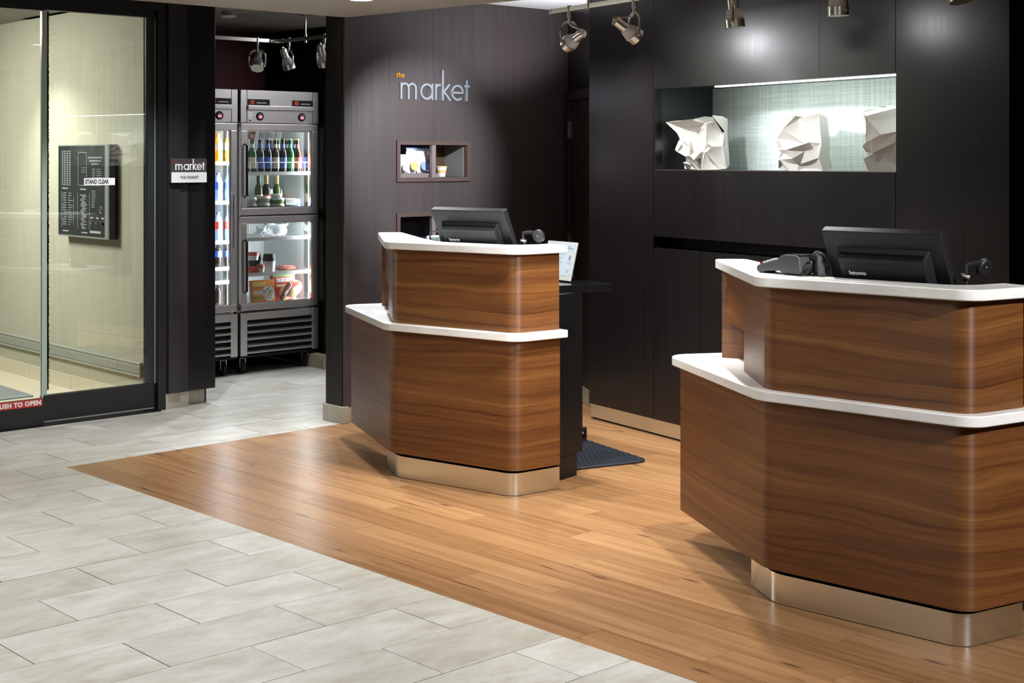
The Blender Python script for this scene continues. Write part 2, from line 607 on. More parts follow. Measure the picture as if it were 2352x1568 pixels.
def stroke_letter(name, strokes, w, d, mat, parent, mtx):
    """Letter from strokes in the plane: each a polyline of width w and depth d."""
    bm = bmesh.new()
    for si, st in enumerate(strokes):
        p = []
        for q in st:
            q = Vector(q)
            if not p or (q - p[-1]).length > 1e-4:
                p.append(q)
        rows = []
        dd = d - .0004 * si
        for i, q in enumerate(p):
            t = (p[min(i + 1, len(p) - 1)] - p[max(i - 1, 0)]).normalized()
            nn = Vector((-t.y, t.x)) * w / 2
            rows.append([bm.verts.new(mtx @ Vector((c.x, c.y, z))) for c, z in ((q + nn, 0), (q + nn, dd), (q - nn, dd), (q - nn, 0))])
        for a, b in zip(rows, rows[1:]):
            for k in range(4):
                l = (k + 1) % 4
                bm.faces.new((a[k], a[l], b[l], b[k]))
        bm.faces.new(rows[0])
        bm.faces.new(rows[-1][::-1])
    return from_bm(name, bm, mat, parent, smooth=30)

def market_word(parent, mtx, sc_=1.0, w=.0135, d=.014, mat='letter'):
    """The six letters of the word, x-height .107, total width .565 (times sc_)."""
    h, c = .105, w / 2
    L = {}
    r = .029
    L['letter_m'] = (0.0, [[(c, 0), (c, h)], [(c, h - r - .004)] + arc(c + r, h - r - .004 + .0, r, r + .004 - c, 180, 0) + [(c + 2 * r, 0)],
                     [(c + 2 * r, h - r - .004)] + arc(c + 3 * r, h - r - .004, r, r + .004 - c, 180, 0) + [(c + 4 * r, 0)]])
    R = h / 2 - c
    L['letter_a'] = (.158, [arc(R + c, h / 2, R, R, 0, 360, 28), [(2 * R + c, 0), (2 * R + c, h)]])
    L['letter_r'] = (.279, [[(c, 0), (c, h)], arc(c + .031, h - .036, .031, .036 - c, 180, 75, 9)])
    L['letter_k'] = (.336, [[(c, 0), (c, .195)], [(c, .048), (.064, h)], [(c + .010, .055), (.071, 0)]])
    L['letter_e'] = (.413, [[(c, h / 2), (2 * R + c, h / 2)] + arc(R + c, h / 2, R, R, 0, 318, 26)])
    L['letter_t'] = (.525, [[(.019, 0), (.019, .135)], [(-.002, h - .008), (.042, h - .008)]])
    for k, (x, st) in L.items():
        st2 = [[((x + px) * sc_, py * sc_) for px, py in s] for s in st]
        stroke_letter(k, st2, w * sc_, d, mat, parent, mtx)

def clip(poly, p, nrm):
    """Part of a polygon where (x-p).nrm >= 0."""
    out = []
    for i, a in enumerate(poly):
        b = poly[(i + 1) % len(poly)]
        da = (a[0] - p[0]) * nrm[0] + (a[1] - p[1]) * nrm[1]
        db = (b[0] - p[0]) * nrm[0] + (b[1] - p[1]) * nrm[1]
        if da >= 0:
            out.append(a)
        if da * db < 0:
            t = da / (da - db)
            out.append((a[0] + (b[0] - a[0]) * t, a[1] + (b[1] - a[1]) * t))
    return out

def area2(p):
    return abs(sum(p[i][0] * p[(i + 1) % len(p)][1] - p[(i + 1) % len(p)][0] * p[i][1] for i in range(len(p)))) / 2

def in_view(p, margin=.06):
    """Whether a floor polygon can be seen in the frame (used only to leave out what lies wholly outside it)."""
    s, c = math.sin(YAW), math.cos(YAW)
    us, vs = [], []
    for a, b in p:
        X, Y = a * c - b * s, a * s + b * c
        if Y < .5:
            return False
        us.append(.5 + X / Y * 3273 / 2352)
        vs.append((365 + 3273 * 1.6 / Y) / 1568)
    return max(us) > -margin and min(us) < 1 + margin and max(vs) > 0 and min(vs) < 1 + margin

# ------------------------------------------------------------------ floor
floor = box('floor', -4, 8, -3.5, 12.5, -.12, -.009, 'grout')
tag(floor, 'pale stone tiled lobby floor laid in staggered courses', 'floor', kind='structure')
WA, WB, WC = (3.245, 7.045), (3.335, 3.14), (5.02, 7.085)   # edges of the wood inlay
dA = Vector((WB[0] - WA[0], WB[1] - WA[1])).normalized()
dB = Vector((WC[0] - WA[0], WC[1] - WA[1])).normalized()
nA = (dA.y, -dA.x)            # points to -x side of the long edge (tile side)
if nA[0] > 0:
    nA = (-nA[0], -nA[1])
nB = (-dB.y, dB.x)            # points to +y
W, Lt, G = .3104, .590, .0035
y00 = 19.055 * W
full = None
cnt = 0
def tile_mesh(poly, z0, z1):
    bm = bmesh.new()
    bm_prism(bm, poly, z0, z1)
    me = bpy.data.meshes.new('tile')
    bmesh.ops.recalc_face_normals(bm, faces=bm.faces)
    bm.to_mesh(me)
    bm.free()
    return me
def add_piece(name, poly, mat, parent, z1=0.0):
    cx = sum(p[0] for p in poly) / len(poly)
    cy = sum(p[1] for p in poly) / len(poly)
    me = tile_mesh([(p[0] - cx, p[1] - cy) for p in poly], -.008, z1)
    o = link_mesh(name, me, mat, parent)
    o.location = (cx, cy, 0)
    return o
rnd = random.Random(4)
for k in range(-14, 15):
    yt = y00 - k * W
    off = (.314 + .0237 * k if k % 2 == 0 else 1.278 + .0237 * k) * W
    n0 = int((-4 - off) / Lt) - 1
    for n in range(n0, n0 + 22):
        x0 = off + n * Lt
        sk = .0238 * W        # joints drift a little from course to course
        rect = [(x0 + G / 2 + sk, yt - W + G / 2), (x0 + Lt - G / 2 + sk, yt - W + G / 2), (x0 + Lt - G / 2, yt - G / 2), (x0 + G / 2, yt - G / 2)]
        if x0 > 6.6 or x0 < -3 or yt < -2:
            continue
        if yt - W > 8.32 and x0 < 4.4:
            continue
        if yt > 10:
            continue
        if not in_view(rect, .12):
            continue
        sides = [(p[0] - WA[0]) * nA[0] + (p[1] - WA[1]) * nA[1] for p in rect]
        ups = [(p[0] - WA[0]) * nB[0] + (p[1] - WA[1]) * nB[1] for p in rect]
        if min(ups) >= 0 or min(sides) >= 0:
            if full is None:
                full = tile_mesh([(sk - Lt / 2 + G / 2, -W / 2 + G / 2), (sk + Lt / 2 - G / 2, -W / 2 + G / 2), (Lt / 2 - G / 2, W / 2 - G / 2), (-Lt / 2 + G / 2, W / 2 - G / 2)], -.008, 0)
            o = link_mesh('tile', full, 'tile', floor)
            o.location = (x0 + Lt / 2, yt - W / 2, rnd.uniform(-.0006, .0004))
            cnt += 1
        else:
            for poly in (clip(rect, WA, nB), clip(clip(rect, WA, (-nB[0], -nB[1])), WA, nA)):
                if len(poly) >= 3 and area2(poly) > 2e-4:
                    add_piece('tile', poly, 'tile', floor)
                    cnt += 1
print('tiles', cnt)
wood = prism('floor_inlay', [WA, (WA[0] + dA.x * 6.2, WA[1] + dA.y * 6.2), (7.2, .9), (7.2, 7.1), WC], -.009, -.0075, 'subfloor')
tag(wood, 'warm pine plank floor inlaid around the two reception desks', 'floor', kind='structure')
PW, PL = .152, 1.22
px = Vector((-dA.y, dA.x))
if px.x < 0:
    px = -px
cnt = 0
stag = [0, .43, .81, .22, .62, 1.02, .31, .72, .1, .52, .92]
for i in range(0, 26):
    for j in range(-2, 7):
        s0 = j * PL + stag[i % 11]
        def pt(u, v):
            return (WA[0] + px.x * u + dA.x * v, WA[1] + px.y * u + dA.y * v)
        g = .0008
        rect = [pt(i * PW + g, s0 + g), pt((i + 1) * PW - g, s0 + g), pt((i + 1) * PW - g, s0 + PL - g), pt(i * PW + g, s0 + PL - g)]
        rect = clip(rect, WA, (-nB[0], -nB[1]))
        if len(rect) < 3 or area2(rect) < 1e-3 or not in_view(rect, .4):
            continue
        cx, cy = sum(p[0] for p in rect) / len(rect), sum(p[1] for p in rect) / len(rect)
        if cx > 6.6 or (cx - 6.25) > (cy - 6.2) * .17 + (.25 if cy > 3.2 else .95):
            continue
        ang = math.atan2(dA.y, dA.x) + PI / 2
        ca, sa = math.cos(-ang), math.sin(-ang)
        loc = [((p[0] - cx) * ca - (p[1] - cy) * sa, (p[0] - cx) * sa + (p[1] - cy) * ca) for p in rect]
        o = link_mesh('plank', tile_mesh(loc, -.007, .0003), 'plank', wood)
        o.location = (cx, cy, rnd.uniform(-.0002, .0001))
        o.rotation_euler = (0, 0, ang)
        cnt += 1
print('planks', cnt)

# ------------------------------------------------------------------ ceilings and shell walls
SZ = 2.459
prismpts = [(-3.5, 7.1), (5.052, 7.1), (5.21, 5.66), (5.72, 1.0), (6.0, -3.2), (-3.5, -3.2)]
tag(prism('ceiling', prismpts, SZ, SZ + .2, 'soffit'), 'low beige lobby ceiling', 'ceiling', kind='structure')
tag(prism('ceiling', [(5.03, 7.26), (7.6, 7.26), (7.6, -3.2), (5.7, -3.2), (5.3, 1.0), (4.8, 5.66), (4.7, 7.1)], 2.625, 2.70, 'ceil_white'),
    'white ceiling above the reception desks', 'ceiling', kind='structure')
cm = box('ceiling', 4.3, 7.6, 7.1, 10.2, 2.645, 2.72, 'black')
tag(cm, 'grey panelled ceiling of the market room', 'ceiling', kind='structure')
for x0, x1 in ((4.3, 4.83), (4.84, 5.325), (5.335, 5.925), (5.935, 6.6)):
    for y0, y1 in ((7.11, 8.4), (8.41, 10.1)):
        box('ceiling_panel', x0, x1, y0, y1, 2.62, 2.645, 'ceil_market', cm)
tag(box('ceiling', -3.5, 4.45, 7.1, 12.4, 2.62, 2.72, 'ceil_market'), 'ceiling over the glass entrance door', 'ceiling', kind='structure')
tag(box('wall_left', -3.6, -3.45, -3.3, 12.5, 0, 2.72, 'lobby_wall'), 'plain beige wall on the far side of the lobby', 'wall', kind='structure')
tag(box('wall_rear', -3.5, 7.7, -3.35, -3.2, 0, 2.72, 'lobby_wall'), 'plain beige wall behind the viewer', 'wall', kind='structure')

# market wall with two openings
mw = thing('wall_market', 'dark brown panelled wall carrying the raised metal letters', 'wall')
mw['kind'] = 'structure'
AX0, AX1, BY0, BY1 = 5.055, 6.96, 7.1, 7.27
OA0, OA1 = 5.437, 6.038
SEAM = 5.738
def wp(x0, x1, z0, z1):
    box('wall_panel', x0, x1, BY0, BY1, z0, z1, 'veneer_market', mw)
wp(AX0, OA0, 0, 2.66)
wp(OA1, AX1, 0, 2.66)
wp(OA0, SEAM - .001, 1.716, 2.66)
wp(SEAM + .001, OA1, 1.716, 2.66)
wp(OA0, OA1, 1.262, 1.456)
wp(OA0, OA1, 0, .95)
box('end_cap', 5.025, 5.055, 7.1, 7.27, .095, 2.66, 'veneer_post', mw)
box('corner_trim', 5.03, 5.085, 7.082, 7.1, .095, 2.6, 'veneer_market', mw, bevel=.004)
# second skin in the market room is left dark
bbm = thing('baseboard_market', 'beige tile base at the foot of the dark market wall', 'baseboard')
bbm['kind'] = 'structure'
box('base_tile', 5.005, 5.055, 7.068, 7.275, 0, .1, 'tile_warm', bbm, bevel=.003)
box('base_tile', 5.056, 5.62, 7.085, 7.1, 0, .1, 'tile_warm', bbm, bevel=.003)
box('base_tile', 5.623, 6.2, 7.085, 7.1, 0, .1, 'tile_warm', bbm, bevel=.003)
box('base_tile', 6.203, 6.9, 7.085, 7.1, 0, .1, 'tile_warm', bbm, bevel=.003)

def opening_frame(name, label, z0, z1, mull=True):
    t = thing(name, label, 'display niche', (0, 0, 0))
    fw, y0, y1 = .026, 7.088, 7.29
    box('frame_rail', OA0, OA1, y0, y1, z1 - fw, z1, 'frame_brown', t)
    box('frame_rail', OA0, OA1, y0, y1, z0, z0 + fw, 'frame_brown', t)
    box('frame_stile', OA0, OA0 + fw, y0, y1, z0 + fw, z1 - fw, 'frame_brown', t)
    box('frame_stile', OA1 - fw, OA1, y0, y1, z0 + fw, z1 - fw, 'frame_brown', t)
    if mull:
        box('mullion', 5.720, 5.751, y0 + .004, y0 + .03, z0 + fw, z1 - fw, 'frame_mauve', t)
    return t
M['frame_brown'] = plain('frame_brown', (.085, .058, .054), .5)
M['frame_mauve'] = plain('frame_mauve', (.20, .165, .165), .5)
M['cubby_dark'] = plain('cubby_dark', (.012, .013, .022), .6)
M['cubby_brown'] = plain('cubby_brown', (.06, .032, .016), .6)
M['cubby_grey'] = plain('cubby_grey', (.20, .20, .215), .5)
dn = opening_frame('display_opening', 'brown framed pass-through in the dark wall with snack bags behind', 1.456, 1.716)
box('back_panel', 5.30, 5.84, 7.318, 7.33, 1.44, 1.73, 'cubby_dark', dn)
box('back_panel', 5.84, 6.05, 7.318, 7.33, 1.44, 1.73, 'cubby_brown', dn)
box('side_panel', 6.006, 6.0112, 7.125, 7.317, 1.4835, 1.689, 'cubby_grey', dn)
box('side_panel', 5.4625, 5.468, 7.125, 7.317, 1.4835, 1.689, 'cubby_grey', dn)
box('shelf', 5.469, 5.80, 7.135, 7.316, 1.500, 1.508, 'frame_mauve', dn)
box('shelf_lip', 5.469, 5.80, 7.125, 7.134, 1.4825, 1.509, 'frame_mauve', dn)
box('divider', 5.800, 5.806, 7.20, 7.316, 1.4825, 1.60, 'cubby_dark', dn)
opening_frame('display_opening', 'brown framed opening in the dark wall behind the first monitor', .95, 1.262)
dn2 = bpy.data.objects['display_opening.001']
box('back_panel', 5.3, 6.1, 7.318, 7.33, .93, 1.27, 'cubby_dark', dn2)
M['bag_white'] = plain('bag_white', (.78, .78, .82), .3)
M['bag_blue'] = plain('bag_blue', (.30, .40, .75), .3)
M['bag_gold'] = plain('bag_gold', (.75, .52, .22), .35)
def snack_bag(x, y, z, wd, ht, mats, label):
    t = thing('snack_bag', label, 'snack bag', (x, y, z), 0, 'snack bags behind the wall opening')
    bm = bmesh.new()
    nx, nz = 8, 8
    for side in (-1, 1):
        g = []
        for j in range(nz + 1):
            row = []
            for i in range(nx + 1):
                u, v = i / nx, j / nz
                bulge = (math.sin(PI * u) ** .6) * (math.sin(PI * min(1, max(0, (v - .08) / .84))) ** .6) * .03
                pin = 1 - .12 * math.sin(PI * v) ** 2
                row.append(bm.verts.new(((u - .5) * wd * pin, side * (bulge + .0012 + .004 * math.sin(9 * u + 7 * v)*math.sin(PI*u)*math.sin(PI*v)), v * ht)))
            g.append(row)
        for j in range(nz):
            for i in range(nx):
                bm.faces.new((g[j][i], g[j][i + 1], g[j + 1][i + 1], g[j + 1][i]))
    bmesh.ops.remove_doubles(bm, verts=bm.verts, dist=.0027)
    from_bm('bag_body', bm, mats[0], t, smooth=60)
    bm = bmesh.new()
    pts = fillet([(-wd * .3, ht * .12), (wd * .3, ht * .1), (wd * .33, ht * .45), (-wd * .34, ht * .5)], [.028] * 4, True, 4)
    lo = [bm.verts.new((p.x, -.0365, p.y)) for p in pts]
    hi = [bm.verts.new((p.x, -.028, p.y)) for p in pts]
    bm.faces.new(lo)
    bm.faces.new(hi[::-1])
    for i in range(len(pts)):
        j = (i + 1) % len(pts)
        bm.faces.new((lo[i], hi[i], hi[j], lo[j]))
    from_bm('bag_print', bm, mats[1], t)
    box('seal', -wd * .5, wd * .5, -.0025, .0025, ht * .985, ht * 1.05, mats[2], t)
    return t
snack_bag(5.563, 7.20, 1.5095, .075, .115, ('bag_white', 'bag_white', 'bag_blue'), 'small white snack bag at the edge of the shelf, cut off by the frame')
snack_bag(5.640, 7.205, 1.5095, .09, .155, ('bag_white', 'bag_gold', 'bag_blue'), 'tall white snack bag with golden picture in the middle of the shelf')
snack_bag(5.733, 7.21, 1.5095, .105, .152, ('bag_white', 'bag_blue', 'bag_blue'), 'wide white and blue snack bag beside the mullion')
t = thing('food_cup', 'yellow and white paper cup on the shelf beside the mullion', 'cup', (5.885, 7.20, 1.484))
lathe('cup', [(.024, 0), (.036, .062)], 'bag_white', t, 20)
lathe('lid', [(.038, .062), (.038, .068), (.034, .070)], 'bag_gold', t, 20)
lathe('band', [(.0295, .025), (.034, .045)], 'bag_gold', t, 20)
spot('cubby_lamp', (5.62, 7.15, 1.688), (5.65, 7.24, 1.5), .38, 150, .6, (.93, .95, 1.0), .02)
spot('cubby_lamp_2', (5.9, 7.24, 1.688), (5.89, 7.24, 1.5), .22, 140, .6, (1.0, .85, .5), .01)

# raised letters on the market wall
t = thing('wall_sign', 'large raised letters reading the market on the dark wall', 'sign', (5.44, 7.1, 1.976))
mm = frame_mtx((.022, 0, 0), (1, 0, 0), (0, 0, 1))
market_word(t, mm)
text('word_the', 'the', .046, 'orange', t, frame_mtx((-.010, -.006, .136), (1, 0, 0), (0, 0, 1)), .006, bold=.0003, space=1.1)['label'] = 'small orange word the above the metal letters'

# return wall with the far door
rw = thing('wall_return', 'dark wall return with the narrow door beside the niche wall', 'wall')
rw['kind'] = 'structure'
p0, p1 = Vector((6.95, 7.12)), Vector((6.45, 6.30))
dv = (p1 - p0).normalized()
nv = Vector((-dv.y, dv.x))
if nv.x < 0:
    nv = -nv
ang = math.atan2(dv.y, dv.x)
RM = Matrix.Translation((p0.x, p0.y, 0)) @ Matrix.Rotation(ang, 4, 'Z')   # local x along the return, +y = away from the room
yd = 1 if (Matrix.Rotation(ang, 4, 'Z') @ Vector((0, 1, 0))).x > 0 else -1
def rbox(name, x0, x1, y0, y1, z0, z1, mat, par, **k):
    ys = sorted((y0 * yd, y1 * yd))
    return box(name, x0, x1, ys[0], ys[1], z0, z1, mat, par, mtx=RM, **k)
rbox('wall_panel', 0, 1.0, .0, .1, 0, 2.66, 'veneer', rw)
d3 = thing('door_3', 'dark narrow door with steel hinges beside the niche wall', 'door')
d3['kind'] = 'structure'
rbox('jamb', .06, .16, -.03, 0, 0, 2.06, 'veneer_post', d3)
rbox('head', .16, .9, -.03, 0, 2.0, 2.06, 'veneer_post', d3)
rbox('leaf', .17, .9, -.018, 0, .1, 1.995, 'veneer_post', d3)
for z in (1.80, 1.04, .32):
    h = rbox('hinge', .155, .185, -.038, -.018, z - .057, z + .057, 'chrome', d3)
rbox('base_strip', .165, .9, -.024, 0, 0, .1, 'tile_warm', d3)

# ------------------------------------------------------------------ stub wall beside the glass door
sw = thing('wall_stub', 'dark brown panelled wall end between the glass door and the market', 'wall')
sw['kind'] = 'structure'
box('core', 4.45, 4.80, 8.32, 8.5, .0, 2.62, 'black', sw)
box('wall_panel', 4.415, 4.472, 8.245, 8.33, .1, 2.62, 'veneer_stub', sw)
box('wall_panel', 4.475, 4.56, 8.225, 8.33, .1, 2.62, 'veneer_stub', sw)
box('wall_panel', 4.562, 4.618, 8.24, 8.33, .1, 2.62, 'veneer_stub', sw)
box('wall_panel', 4.62, 4.825, 8.245, 8.5, .1, 2.62, 'veneer', sw, bevel=.003)
bb = thing('baseboard_stub', 'grey tile base under the dark wall end', 'baseboard')
bb['kind'] = 'structure'
box('base_tile', 4.435, 4.632, 8.25, 8.33, 0, .098, 'tile_warm', bb, bevel=.002)
box('base_tile', 4.634, 4.782, 8.31, 8.5, 0, .104, 'tile_warm', bb, bevel=.002)
box('base_tile', 4.77, 4.785, 8.51, 9.1, 0, .104, 'tile_warm', bb, bevel=.002)
wm = box('wall_partition', 4.46, 4.84, 8.5, 10.1, 0, 2.66, 'veneer_post')
tag(wm, 'dark partition between vestibule and market room', 'wall', kind='structure')
t = thing('door_sign', 'small square plaque reading the market on the dark wall end', 'sign', (4.472, 8.19, 1.447))
box('plate', 0, .257, -.001, .03, 0, .156, 'sign_plate', t, bevel=.002)
box('lower_band', .002, .255, -.004, 0, .002, .068, 'white', t)['label'] = 'white lower half of the plaque'
M['sign_white'] = plain('sign_white', (.85, .85, .85), .5)
market_word(t, frame_mtx((.030, -.001, .082), (1, 0, 0), (0, 0, 1)), .37, .018, .003, 'sign_white')
text('word_the', 'the', .016, 'red', t, frame_mtx((.016, -.003, .128), (1, 0, 0), (0, 0, 1)), .001, bold=.0004, space=1.3)['label'] = 'tiny red word the'
text('word_line', 'THE MARKET', .024, 'ink', t, frame_mtx((.13, -.0055, .027), (1, 0, 0), (0, 0, 1)), .0008, 'CENTER', sx=.95)['label'] = 'dark capitals THE MARKET'

# ------------------------------------------------------------------ glass doors and vestibule
d1 = thing('door_1', 'sliding glass door leaf with black bottom rail beside the dark wall end', 'door', (0, 0, 0))
d1['kind'] = 'structure'
box('bottom_rail', 3.66, 4.40, 8.265, 8.315, .012, .172, 'dark_metal', d1, bevel=.002)
box('rail_gasket', 3.66, 4.39, 8.262, 8.266, .012, .020, 'silver', d1)
box('glass_pane', 3.692, 4.352, 8.287, 8.293, .172, 2.50, 'glass', d1)
box('edge_strip', 3.655, 3.692, 8.284, 8.296, .172, 2.53, 'glass_edge', d1)
box('stile', 4.352, 4.398, 8.27, 8.31, .172, 2.50, 'stile', d1)
box('stile_bead', 4.398, 4.405, 8.268, 8.28, .172, 2.50, 'silver', d1)
box('top_rail', 3.66, 4.40, 8.265, 8.315, 2.50, 2.56, 'dark_metal', d1)
bm = bmesh.new()
rb = random.Random(3)
prev = None
z = .20
while z < 2.49:
    wv = .016 + rb.uniform(-.002, .003)
    bm_box(bm, 3.694, 3.694 + wv, 8.298, 8.306, z, z + .0046)
    z += .0048
o = from_bm('brush_seal', bm, 'brush', d1)
o['kind'] = 'stuff'
st = box('sticker', 3.930, 4.135, 8.2845, 8.2868, 1.437, 1.482, 'paper', d1)
st['label'] = 'white sticker reading STAND CLEAR'
text('sticker_text', 'STAND CLEAR', .036, 'ink', st, frame_mtx((3.938, 8.2842, 1.447), (1, 0, 0), (0, 0, 1)), .0003, bold=.0012, sx=.66)
d2 = thing('door_2', 'glass door leaf with the red push to open strip', 'door', (0, 0, 0))
d2['kind'] = 'structure'
box('bottom_rail', 2.4, 3.648, 8.225, 8.262, .004, .165, 'dark_metal', d2, bevel=.002)
box('glass_pane', 2.4, 3.640, 8.24, 8.246, .165, 2.52, 'glass', d2)
box('edge_strip', 3.640, 3.648, 8.238, 8.248, .165, 2.52, 'glass_edge', d2)
box('top_rail', 2.4, 3.65, 8.225, 8.262, 2.49, 2.56, 'dark_metal', d2)
st = box('sticker', 2.95, 3.636, 8.2225, 8.2248, .122, .166, 'red', d2)
st['label'] = 'red strip reading PUSH TO OPEN in white capitals'
text('sticker_text', 'PUSH TO OPEN', .037, 'sign_white', st, frame_mtx((3.628, 8.222, .1315), (1, 0, 0), (0, 0, 1)), .0003, 'RIGHT', bold=.0018, sx=.98, space=1.1)
df = thing('trim_1', 'black header and jamb around the glass doors', 'trim')
df['kind'] = 'structure'
box('header', 2.2, 4.415, 8.22, 8.36, 2.545, 2.66, 'dark_metal', df)
box('jamb', 4.406, 4.46, 8.235, 8.36, 0, 2.62, 'dark_metal', df)
box('threshold', 2.2, 4.41, 8.2, 8.36, -.004, .006, 'black', df)
box('door_side_wall', -3.5, 2.4, 8.28, 8.38, 0, 2.66, 'veneer_post', df)
vw = box('wall_vestibule', 4.37, 4.455, 8.36, 12.4, 0, 2.66, 'vest_wall')
tag(vw, 'beige fabric covered wall behind the glass door', 'wall', kind='structure')
tag(box('wall_far', -3.5, 4.5, 12.4, 12.5, 0, 2.72, 'vest_wall'), 'far beige wall of the vestibule', 'wall', kind='structure')
vf = box('floor_vestibule', 0, 4.37, 8.36, 12.4, -.008, .0005, 'vest_tile')
tag(vf, 'pale cream floor of the vestibule', 'floor', kind='structure')
b2 = thing('baseboard_vestibule', 'cream tile base along the beige vestibule wall', 'baseboard')
b2['kind'] = 'structure'
for i in range(11):
    y = 8.37 + i * .34
    box('base_tile', 4.358, 4.37, y, y + .337, 0, .1, 'vest_tile', b2)
t = thing('crash_rail', 'grey ribbed crash rail on the beige vestibule wall', 'rail', (4.37, 8.37, 0))
M['crash'] = plain('crash_grey', (.31, .32, .28), .45)
for y0, y1 in ((0, .30), (.304, 3.9)):
    bm = bmesh.new()
    prof = [(0, .198), (-.018, .198), (-.026, .206), (-.018, .214), (-.024, .222), (-.024, .268), (-.018, .276), (-.026, .286), (-.018, .294), (0, .294)]
    v0 = [bm.verts.new((x, y0, z)) for x, z in prof]
    v1 = [bm.verts.new((x, y1, z)) for x, z in prof]
    for i in range(len(prof)):
        j = (i + 1) % len(prof)
        bm.faces.new((v0[i], v0[j], v1[j], v1[i]))
    bm.faces.new(v0)
    bm.faces.new(v1[::-1])
    from_bm('rail_section', bm, 'crash', t)
bm = bmesh.new()
bm_prism(bm, fillet([(2.2, 9.27), (4.045, 9.27), (4.085, 11.5), (2.2, 11.5)], [.02] * 4, True, 2), .0005, .009)
o = from_bm('door_mat', bm, 'carpet')
tag(o, 'grey carpet mat on the vestibule floor behind the glass', 'mat')

# fire alarm panel on the vestibule wall
FX = 4.304
t = thing('alarm_panel', 'black fire alarm annunciator with silver frame behind the glass door', 'alarm panel', (4.37, 9.08, 1.07))
def fb(name, y0, y1, z0, z1, x0, x1, mat, par=None, **k):
    return box(name, x0 - 4.37, x1 - 4.37, y0 - 9.08, y1 - 9.08, z0 - 1.07, z1 - 1.07, mat, par or t, **k)
fb('housing', 8.706, 9.462, 1.07, 1.696, FX + .004, 4.37, 'black_gloss', bevel=.004)
fb('face_plate', 8.755, 9.455, 1.082, 1.688, FX - .002, FX + .004, 'panel_face')
fb('frame_side', 8.706, 8.755, 1.07, 1.696, FX - .006, FX + .004, 'silver')
fb('frame_top', 8.755, 9.462, 1.688, 1.696, FX - .006, FX + .004, 'silver')
fb('frame_bottom', 8.755, 9.462, 1.07, 1.080, FX - .006, FX + .004, 'silver')
fb('frame_side', 9.455, 9.462, 1.08, 1.688, FX - .006, FX + .004, 'silver')
bm = bmesh.new()
rp = random.Random(8)
def pr(y0, y1, z0, z1):
    bm_box(bm, FX - .0032 - 4.37, FX - .002 - 4.37, y0 - 9.08, y1 - 9.08, z0 - 1.07, z1 - 1.07)
# plans of the floors as thin printed lines (y falls towards the viewer's right)
for yy in (9.40, 9.36, 9.32, 9.28):
    pr(yy, yy + .004, 1.42, 1.655)
for i in range(16):
    pr(9.27, 9.405, 1.42 + i * .0155, 1.4225 + i * .0155)
for y0 in (9.07, 8.965 + .1):
    pass
pr(9.155, 9.158, 1.42, 1.645); pr(9.03, 9.033, 1.42, 1.645); pr(9.03, 9.158, 1.642, 1.645); pr(9.03, 9.158, 1.42, 1.423)
for z in (1.51, 1.525, 1.54):
    pr(9.04, 9.11, z, z + .002)
for i in range(14):
    z = 1.15 + i * .0165
    pr(9.34, 9.40 - rp.uniform(0, .03), z, z + .004)
    pr(9.23 + rp.uniform(0, .05), 9.31, z, z + .003)
pr(9.408, 9.411, 1.13, 1.375); pr(9.225, 9.228, 1.15, 1.34)
for i in range(26):
    z = 1.13 + i * .009
    pr(9.02 + rp.uniform(0, .06), 9.13 - rp.uniform(0, .04), z, z + .0035)
pr(9.165, 9.168, 1.125, 1.37); pr(8.985, 8.988, 1.125, 1.37)
for i in range(9):
    z = 1.53 - i * .0135
    pr(8.905, 8.945, z, z + .0035)
    pr(8.80 + rp.uniform(0, .03), 8.885, z, z + .0025)
for i in range(9):
    z = 1.385 - i * .0135
    pr(8.89 + rp.uniform(0, .03), 8.955, z, z + .003)
for yy in (8.95, 8.87, 8.79):
    pr(yy - .02, yy + .02, 1.202, 1.212)
pr(8.82, 8.98, 1.105, 1.12)
for y0, z0 in ((9.36, 1.395), (9.08, 1.392), (9.35, 1.103), (9.06, 1.10)):
    pr(y0 - .045, y0 + .045, z0, z0 + .007)
pm = from_bm('printed_plans', bm, 'print', t)
pm['kind'] = 'stuff'
for body, z, s in (('FIRE ALARM ANNUNCIATOR', 1.604, .0155), ('2700 EISENHOWER AVE', 1.582, .0155), ('ALEXANDRIA, VA', 1.562, .013)):
    text('heading', body, s, 'print', t, frame_mtx((FX - .003 - 4.37, 8.905 - 9.08, z - 1.07), (0, -1, 0), (0, 0, 1)), .0003, 'CENTER', bold=.0006, sx=1.05)
for yy in (8.95, 8.872):
    k = lathe('key_switch', [(.013, 0), (.013, .006), (.008, .008), (.006, .014)], 'chrome', t, 14, Matrix.Translation((FX - .002 - 4.37, yy - 9.08, 1.175 - 1.07)) @ Matrix.Rotation(-PI / 2, 4, 'Y'))
lathe('push_button', [(.012, 0), (.012, .006), (.009, .009)], 'black', t, 14, Matrix.Translation((FX - .002 - 4.37, 8.79 - 9.08, 1.172 - 1.07)) @ Matrix.Rotation(-PI / 2, 4, 'Y'))
bm = bmesh.new()
ringpts = [(FX - .003 - 4.37, 8.82 - 9.08 + .022 * math.cos(a), 1.262 - 1.07 + .022 * math.sin(a)) for a in [2 * PI * i / 20 for i in range(21)]]
bm_tube(bm, ringpts, .002, 5)
bm_tube(bm, [(FX - .003 - 4.37, 8.833 - 9.08, 1.250 - 1.07), (FX - .003 - 4.37, 8.822 - 9.08, 1.266 - 1.07), (FX - .003 - 4.37, 8.808 - 9.08, 1.274 - 1.07)], .003, 5)
from_bm('printed_dial', bm, 'print', t)['kind'] = 'stuff'

